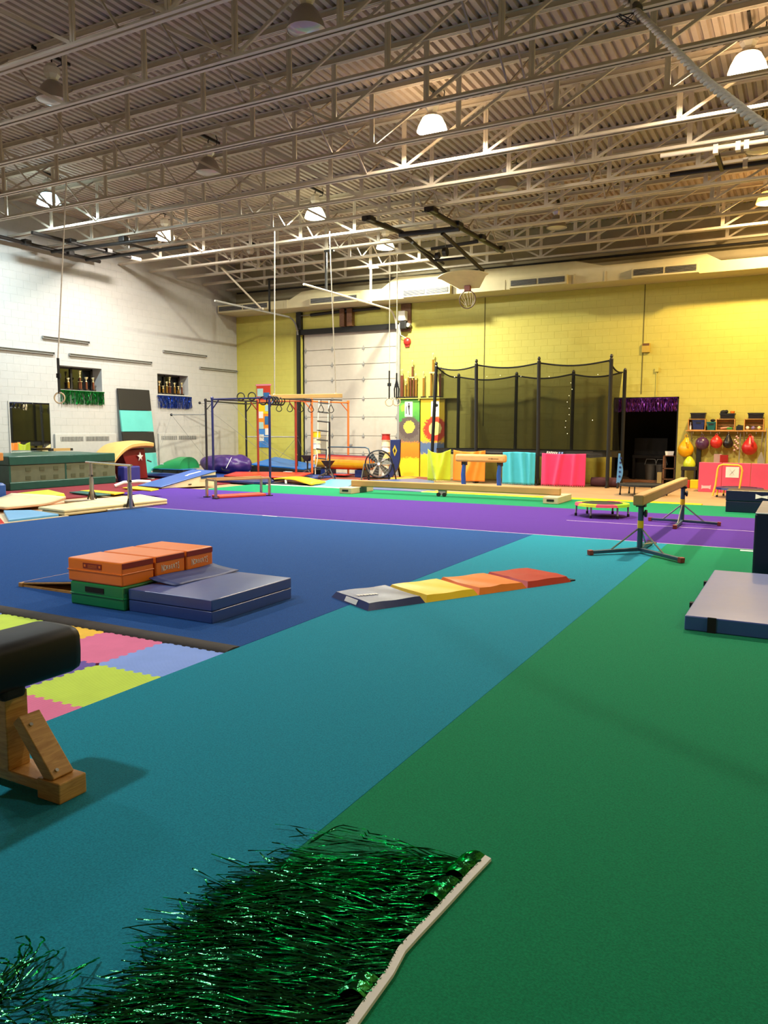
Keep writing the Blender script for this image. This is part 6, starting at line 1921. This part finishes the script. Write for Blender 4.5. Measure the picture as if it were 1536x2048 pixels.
still_ring('left wooden ring of the pair hanging before the white garage door', (-10.54, 19.85, ZB0 + 0.03), (-10.54, 19.85), 3.15, 2.26, 0.11, 0.5, False)
still_ring('right wooden ring of the pair hanging before the white garage door', (-10.33, 19.90, ZB0 + 0.03), (-10.33, 19.90), 3.08, 2.27, 0.11, 0.5, True)
still_ring('wooden ring hanging alone at the left against the white wall', (-13.2, 11.12, ZB0 + 0.03), (-13.42, 10.93), 2.90, 2.10, 0.105, 0.5, False)

# heavy climbing rope pulled aside at the upper right
cr_ = thing('climbing_rope', 'thick twisted white climbing rope pulled aside across the upper right', 'rope', (-0.6, 7.5, 4.0))
P0, P1 = Vector((-2.0, 9.88, 6.42)), Vector((0.05, 5.55, 3.62))
ctl = [Vector(p) for p in ((-2.28, 10.35, 6.80), (-2.02, 9.88, 6.40), (-1.019, 7.955, 4.721), (-0.344, 6.355, 3.61), (0.5, 4.7, 2.6), (2.2, 3.2, 1.75), (XR - 0.04, 1.8, 1.3))]
rope_pts = []
seg = []
for a_, b_ in zip(ctl[:-1], ctl[1:]):
    m_ = max(1, int((b_ - a_).length / 0.17))
    seg += [a_.lerp(b_, i / m_) for i in range(m_)]
seg.append(ctl[-1])
for it in range(4):
    seg = [seg[0]] + [(seg[i - 1] + seg[i] * 2 + seg[i + 1]) / 4 for i in range(1, len(seg) - 1)] + [seg[-1]]
rope_pts = seg
P1 = ctl[2]
for s_ in range(3):
    pts_ = []
    d = (P1 - P0).normalized()
    sdv = d.cross(Vector((0, 0, 1))).normalized()
    upv = sdv.cross(d)
    L_ = 0.17 * len(rope_pts)
    n_ = 520
    for i in range(n_ + 1):
        t = i / n_
        f_ = t * (len(rope_pts) - 1)
        k = min(len(rope_pts) - 2, int(f_))
        p = rope_pts[k].lerp(rope_pts[k + 1], f_ - k)
        a = 2 * pi * (L_ * t / 0.36) + s_ * 2 * pi / 3
        pts_.append(p + (sdv * cos(a) + upv * sin(a)) * 0.023)
    part('strand', MB().tube(pts_, 0.019, 6), M_rope, cr_, smooth=70)
tie = part('rope_clamp', MB().cyl(P0 - d * 0.25, P0 + d * 0.12, 0.05, 10), paint('dark_sleeve', '#3a352e'), cr_, smooth=40)
part('wire_tangle', MB().tube([P0 + Vector((-0.1 + 0.12 * cos(q * 1.9), 0.05 * sin(q * 2.3), -0.10 + 0.09 * sin(q * 1.3))) for q in range(16)], 0.006, 4), M_black, tie)

# ================================================================ folded basketball frames
M_frame_blk = paint('backstop_black', '#1b1512', 0.5)
bk = thing('basketball_hoop', 'folded up basketball backboard with hoop on a black ceiling frame', 'basketball hoop', (-8.2, 18.5, 4.6))
part('long_pipe', MB().cyl((-9.12, 15.95, 6.28), (-8.95, 17.5, 6.28), 0.06, 10), M_frame_blk, bk, smooth=40)
part('long_pipe', MB().cyl((-7.52, 15.95, 6.28), (-7.45, 20.5, 6.28), 0.06, 10), M_frame_blk, bk, smooth=40)
for (x_, y_) in ((-9.1, 16.1), (-7.52, 16.1), (-7.5, 17.5), (-7.46, 18.9), (-7.45, 20.3)):
    part('clamp', MB().box(x_ - 0.12, x_ + 0.12, y_ - 0.14, y_ + 0.14, 6.24, 6.355), M_frame_blk, bk, bev=0.02)
part('cross_pipe', MB().cyl((-8.98, 17.4, 6.22), (-7.46, 17.55, 6.22), 0.065, 10), M_frame_blk, bk, smooth=40)
part('cross_pipe', MB().cyl((-8.75, 18.75, 6.12), (-7.5, 18.85, 6.2), 0.045, 8), M_frame_blk, bk, smooth=40)
part('swing_arm', MB().tube([(-8.95, 17.4, 6.22), (-8.85, 17.7, 6.15), (-8.60, 19.45, 5.60)], 0.05, 8), M_frame_blk, bk, smooth=40)
part('swing_arm', MB().tube([(-8.65, 17.45, 6.0), (-8.62, 18.6, 5.9), (-8.55, 19.1, 5.8)], 0.035, 8), M_frame_blk, bk, smooth=40)
part('swing_arm', MB().tube([(-7.88, 17.5, 6.15), (-7.84, 17.75, 6.08), (-7.60, 19.48, 5.60)], 0.05, 8), M_frame_blk, bk, smooth=40)
part('lower_cross', MB().cyl((-8.68, 18.75, 5.82), (-7.7, 18.8, 5.82), 0.035, 8), M_frame_blk, bk, smooth=40)
part('winch_drum', MB().lathe([(0.0, -0.05), (0.11, -0.05), (0.11, 0.05), (0, 0.05)], (-8.15, 18.3, 5.9), 14, 'x'), M_frame_blk, bk)
part('winch_drum', MB().lathe([(0.0, -0.05), (0.08, -0.05), (0.08, 0.05), (0, 0.05)], (-8.45, 18.5, 5.88), 14, 'x'), M_frame_blk, bk)
part('pulley_cable', MB().cyl((-8.15, 18.3, 6.3), (-8.15, 18.3, 5.98), 0.008, 5), M_grey, bk)
fan_o = []
for i in range(15):
    a = pi * (0.13 + 0.74 * i / 14)
    fan_o.append((0.72 * cos(a) / cos(pi * 0.13), 0.44 + 0.46 * sin(a)))
fan_o += [(-0.62, 0.55), (-0.28, 0.0), (0.28, 0.0), (0.62, 0.55)]
Tb = basis((-8.19, 20.05, 5.29), (1, 0.04, 0), (0, -0.93, 0.36))
part('backboard', MB().prism(fan_o, -0.015, 0.015).move(Tb), mat('fan_board', '#cbbf92', rough=0.5), bk, smooth=30, bev=0.006)
tg = MB()
for (x0, x1, y0, y1) in ((-0.3, 0.3, 0.12, 0.14), (-0.3, 0.3, 0.52, 0.54), (-0.3, -0.28, 0.14, 0.52), (0.28, 0.3, 0.14, 0.52)):
    tg.box(x0, x1, y0, y1, -0.019, -0.0155)
part('target_lines', tg.move(Tb), mat('board_line', '#9c8f66'), bk)
ro = thing
part('rim_bracket', MB().box(-8.28, -8.11, 19.86, 19.96, 5.19, 5.34), paint('rim_maroon', '#6a2a1c', 0.5), bk, bev=0.01)
hp = [(-8.19 + 0.232 * cos(2 * pi * q / 28), 19.9, 4.97 + 0.232 * sin(2 * pi * q / 28)) for q in range(28)]
part('rim', MB().tube(hp, 0.014, 8, closed=True), paint('rim_brown', '#4a2c1c', 0.5), bk, smooth=60)
nt_ = MB()
for q in range(28):
    a = 2 * pi * q / 28
    if sin(a) > -0.2 and q % 2 == 0:
        p = Vector((-8.19 + 0.225 * cos(a), 19.9, 4.97 + 0.225 * sin(a)))
        e_ = Vector((-8.19 + 0.11 * cos(a), 20.02, 4.97 - 0.14 + 0.03 * sin(5 * a)))
        nt_.tube([p, (p + e_) / 2 + Vector((0, 0.06, -0.01)), e_], 0.007, 5)
part('net_cords', nt_, M_rope, bk)

lbk = thing('ceiling_frame', 'folded black pipe frame hanging under the trusses by the white wall', 'frame', (-16.8, 15.0, 6.2))
part('long_pipe', MB().cyl((-18.1, 13.0, 6.27), (-18.2, 16.4, 6.27), 0.05, 10), M_frame_blk, lbk, smooth=40)
part('long_pipe', MB().cyl((-17.02, 13.25, 6.27), (-16.98, 16.4, 6.27), 0.05, 10), M_frame_blk, lbk, smooth=40)
part('cross_pipe', MB().cyl((-18.1, 14.68, 6.2), (-14.5, 14.9, 6.2), 0.045, 10), M_frame_blk, lbk, smooth=40)
part('cross_pipe', MB().cyl((-18.1, 15.82, 6.2), (-14.4, 15.88, 6.2), 0.045, 10), M_frame_blk, lbk, smooth=40)
part('diagonal_pipe', MB().cyl((-15.6, 14.85, 6.2), (-15.5, 15.95, 6.2), 0.035, 8), M_frame_blk, lbk, smooth=40)
for (x_, y_) in ((-18.1, 13.9), (-18.15, 15.3), (-17.0, 14.4), (-17.0, 15.6), (-15.6, 14.86)):
    part('clamp', MB().box(x_ - 0.1, x_ + 0.1, y_ - 0.1, y_ + 0.1, 6.22, 6.355), M_frame_blk, lbk, bev=0.02)
part('white_sleeve', MB().cyl((-17.0, 16.35, 6.27), (-16.96, 16.75, 6.27), 0.055, 10), M_steel, lbk, smooth=40)
rpk = thing('ceiling_frame', 'pair of black and white pipes under the trusses at the upper right', 'frame', (-1.4, 15.4, 6.2))
part('white_pipe', MB().cyl((-2.5, 14.86, 6.3), (1.2, 14.98, 6.3), 0.04, 10), M_steel, rpk, smooth=40)
part('black_pipe', MB().cyl((-2.48, 15.86, 6.25), (1.2, 15.95, 6.25), 0.045, 10), M_frame_blk, rpk, smooth=40)
part('link_arm', MB().bar((-1.6, 14.92, 6.26), (-1.58, 15.87, 6.22), 0.06, 0.08), M_frame_blk, rpk)
for (x_, y_) in ((-1.6, 14.9), (-1.25, 14.91), (-1.12, 14.91), (-1.2, 15.88)):
    part('clamp', MB().box(x_ - 0.04, x_ + 0.04, y_ - 0.06, y_ + 0.06, 6.2, 6.357), M_steel, rpk)
spr = thing('sprinkler_pole', 'white diagonal pole hanging from a truss beside the garage track', 'pole', (-15.9, 20.5, 5.5))
part('pole', MB().cyl((-15.9, 19.0, 6.36), (-15.62, 20.6, 5.33), 0.03, 8), M_steel, spr)
part('foot_bracket', MB().box(-15.68, -15.56, 20.56, 20.66, 5.3, 5.36), M_steel, spr)

# ================================================================ drum fan, barrel, stands by the garage door
fn_ = thing('drum_fan', 'round grey drum fan on a black wheeled base before the garage door', 'fan', (-11.1, 20.35, ZF))
cxf, cyf, czf, Rf = -11.12, 20.3, 0.46, 0.40
da = radians(28)
def FT(mb):
    return mb.move(Matrix.Translation((cxf, cyf, czf)) @ Matrix.Rotation(da, 4, 'Z'))
ringm = MB().lathe([(Rf, -0.13), (Rf + 0.02, -0.12), (Rf + 0.02, 0.12), (Rf, 0.13), (Rf - 0.02, 0.12), (Rf - 0.02, -0.12), (Rf, -0.13)], (0, 0, 0), 32, 'y')
part('drum', FT(ringm), mat('fan_drum', '#2a2a2c', rough=0.35, metal=0.5), fn_, smooth=40)
for q in range(6):
    a = 2 * pi * q / 6 + 0.25
    p, o = Vector((cos(a), 0, sin(a))), Vector((-sin(a), 0, cos(a)))
    bl_ = MB()
    b0, b1 = p * 0.08, p * (Rf - 0.04)
    w0, w1 = 0.04, 0.10
    bl_.add([b0 - o * w0 + Vector((0, -0.03, 0)), b0 + o * w0 + Vector((0, 0.03, 0)), b1 + o * w1 + Vector((0, 0.05, 0)), b1 - o * w1 + Vector((0, -0.05, 0))], [(0, 1, 2, 3)])
    part('blade', FT(bl_), mat('fan_blade', '#5a564c', rough=0.4, metal=0.3), fn_, solid=0.006)
part('hub', FT(MB().lathe([(0.0, -0.10), (0.05, -0.09), (0.06, -0.05), (0.08, 0.02), (0.08, 0.08), (0, 0.08)], (0, 0, 0), 16, 'y')), M_alu, fn_, smooth=40)
gw = MB()
for rr in (0.12, 0.2, 0.28, 0.35):
    gw.tube([(rr * cos(2 * pi * q / 28), -0.125, rr * sin(2 * pi * q / 28)) for q in range(28)], 0.004, 4, closed=True)
for q in range(8):
    a = 2 * pi * q / 8
    gw.cyl((0.05 * cos(a), -0.125, 0.05 * sin(a)), (Rf * cos(a), -0.125, Rf * sin(a)), 0.004, 4)
part('wire_guard', FT(gw), M_grey, fn_)
part('white_badge', FT(MB().lathe([(0.0, -0.14), (0.04, -0.137), (0.045, -0.13)], (0, 0, 0), 14, 'y')), M_paper, fn_)
for s_ in (-1, 1):
    part('stand_leg', FT(MB().bar((s_ * 0.43, 0.0, 0.0), (s_ * 0.52, -0.1, -0.49), 0.04, 0.02)), M_alu if s_ < 0 else M_black, fn_)
    part('wheel', FT(MB().lathe([(0.0, -0.02), (0.085, -0.02), (0.085, 0.02), (0, 0.02)], (s_ * 0.30, 0.12, -0.41), 14, 'x')), M_black, fn_)
part('base_bar', FT(MB().box(-0.35, 0.35, -0.06, 0.14, -0.45, -0.40)), M_black, fn_)

ba_ = thing('padded_barrel', 'long rainbow striped padded barrel in maroon, red, orange and yellow', 'barrel', (-12.5, 21.0, 0.03))
A0, A1 = Vector((-13.82, 21.12, 0.45)), Vector((-11.95, 21.40, 0.42))
ax = (A1 - A0).normalized()
sx_ = ax.cross(Vector((0, 0, 1))).normalized()
ux_ = sx_.cross(ax)
bc = [('maroon', '#6d1815'), ('orange', '#e0791c'), ('yellow', '#e4ae14'), ('yellow', '#dcb21a'), ('orange', '#e58a1b'), ('red', '#d24a1b'), ('maroon', '#7c1a18'), ('navy', '#2a1a3a')]
for k in range(16):
    a0, a1 = 2 * pi * k / 16, 2 * pi * (k + 1) / 16
    vs = []
    for (pp_, rr) in ((A0, 0.245), (A1, 0.225)):
        for i in range(3):
            a = a0 + (a1 - a0) * i / 2
            vs.append(pp_ + (sx_ * sin(a) - ux_ * cos(a)) * rr)
    vs += [A0, A1]
    cidx = min(7, int(k)) if k < 8 else 7 - (k - 8)
    cn, hx_ = bc[cidx]
    part('stripe', MB().add(vs, [(0, 1, 4, 3)[::-1], (1, 2, 5, 4)[::-1], (0, 6, 1)[::-1], (1, 6, 2)[::-1], (3, 4, 7)[::-1], (4, 5, 7)[::-1]]), vinyl('barrel_%s_%s' % (cn, hx_[1:]), hx_, 0.5), ba_, '%s stripe' % cn, smooth=40)
part('cradle', MB().box(-13.6, -13.3, 20.95, 21.4, 0.021, 0.21).box(-12.45, -12.2, 21.15, 21.6, -0.02, 0.20), M_navy, ba_)
gb = thing('kip_bar', 'grey pipe bar frame standing over the rainbow barrel', 'bar', (-12.3, 20.3, 0.02))
part('frame', MB().tube([(-13.14, 20.56, 0.03), (-13.14, 20.56, 0.80), (-13.09, 20.56, 0.90), (-12.99, 20.56, 0.93), (-11.75, 20.6, 0.93), (-11.65, 20.6, 0.90), (-11.61, 20.6, 0.8), (-11.61, 20.6, -0.02)], 0.02, 8), M_greypole, gb, smooth=50)
part('foot', MB().bar((-13.3, 20.4, 0.04), (-12.98, 20.72, 0.04), 0.04, 0.03), M_black, gb)
part('foot', MB().bar((-11.7, 20.4, -0.005), (-11.5, 20.8, -0.005), 0.04, 0.03), M_black, gb)
for (x_, y_, z_, lab) in ((-13.75, 20.42, 0.66, 'black wedge-shaped pedal stand left of the rope ladder'), (-12.72, 20.0, 0.53, 'black wedge-shaped pedal stand right of the rope ladder')):
    r = thing('wedge_stand', lab, 'stand', (x_, y_, 0.02), 0, 'black wedge stands before the barrel')
    part('wedge_top', MB().prism([(x_ - 0.2, z_), (x_ + 0.2, z_), (x_ + 0.03, z_ - 0.19), (x_ - 0.05, z_ - 0.17)], y_ - 0.1, y_ + 0.1, 'y'), M_bk, r, bev=0.01)
    part('stem', MB().cyl((x_, y_, 0.1), (x_, y_, z_ - 0.15), 0.025, 8), M_black, r)
    for (dx, dy) in ((-0.28, -0.12), (0.26, -0.14), (0.02, 0.28)):
        part('leg', MB().cyl((x_, y_, 0.2), (x_ + dx, y_ + dy, 0.035), 0.015, 6), M_alu, r)
for (x_, y_, lab, topc) in ((-11.98, 22.35, 'tower of stacked white and pale cups with a red top beside the drum fan', M_redv), (-14.78, 22.52, 'tower of stacked white and yellow cups by the left of the garage door', M_yelv)):
    z0_ = ZF if x_ > -12.5 else 0.021
    r = thing('cup_stack', lab, 'cups', (x_, y_, z0_), 0, None)
    z_ = z0_
    for k in range(7):
        mm = (M_paper, M_cream, M_paper, mat('pale_yellow_cup', '#dcc678'), M_paper, M_cream, topc)[k]
        part('cup', MB().lathe([(0.145 + 0.0 * k, 0), (0.13, 0.17), (0.15, 0.18), (0.15, 0.195), (0, 0.195)], (x_, y_, z_ + k * 0.196), 14), mm, r)
sd = thing('standing_board', 'curved navy board with a yellow diamond eye standing on end beside the fan', 'board', (-11.25, 21.6, ZF))
part('panel', MB().prism([(-11.62, ZF), (-11.36, ZF), (-11.14, 0.28), (-11.08, 0.55), (-11.07, 1.17), (-11.42, 1.16), (-11.42, 0.42), (-11.5, 0.2)], 21.58, 21.66, 'y'), mat('navy_board', '#1f2c5c', rough=0.4), sd, bev=0.015)
part('diamond', MB().prism([(-11.25, 0.64), (-11.17, 0.82), (-11.25, 1.0), (-11.33, 0.84)], 21.57, 21.579, 'y'), mat('eye_yellow', '#b9a02a'), sd)
part('pupil', MB().prism([(-11.25, 0.74), (-11.215, 0.82), (-11.25, 0.9), (-11.285, 0.82)], 21.563, 21.569, 'y'), M_black, sd)
part('back_leg', MB().bar((-11.25, 21.67, 0.7), (-11.3, 22.05, ZF + 0.01), 0.06, 0.03), M_black, sd)
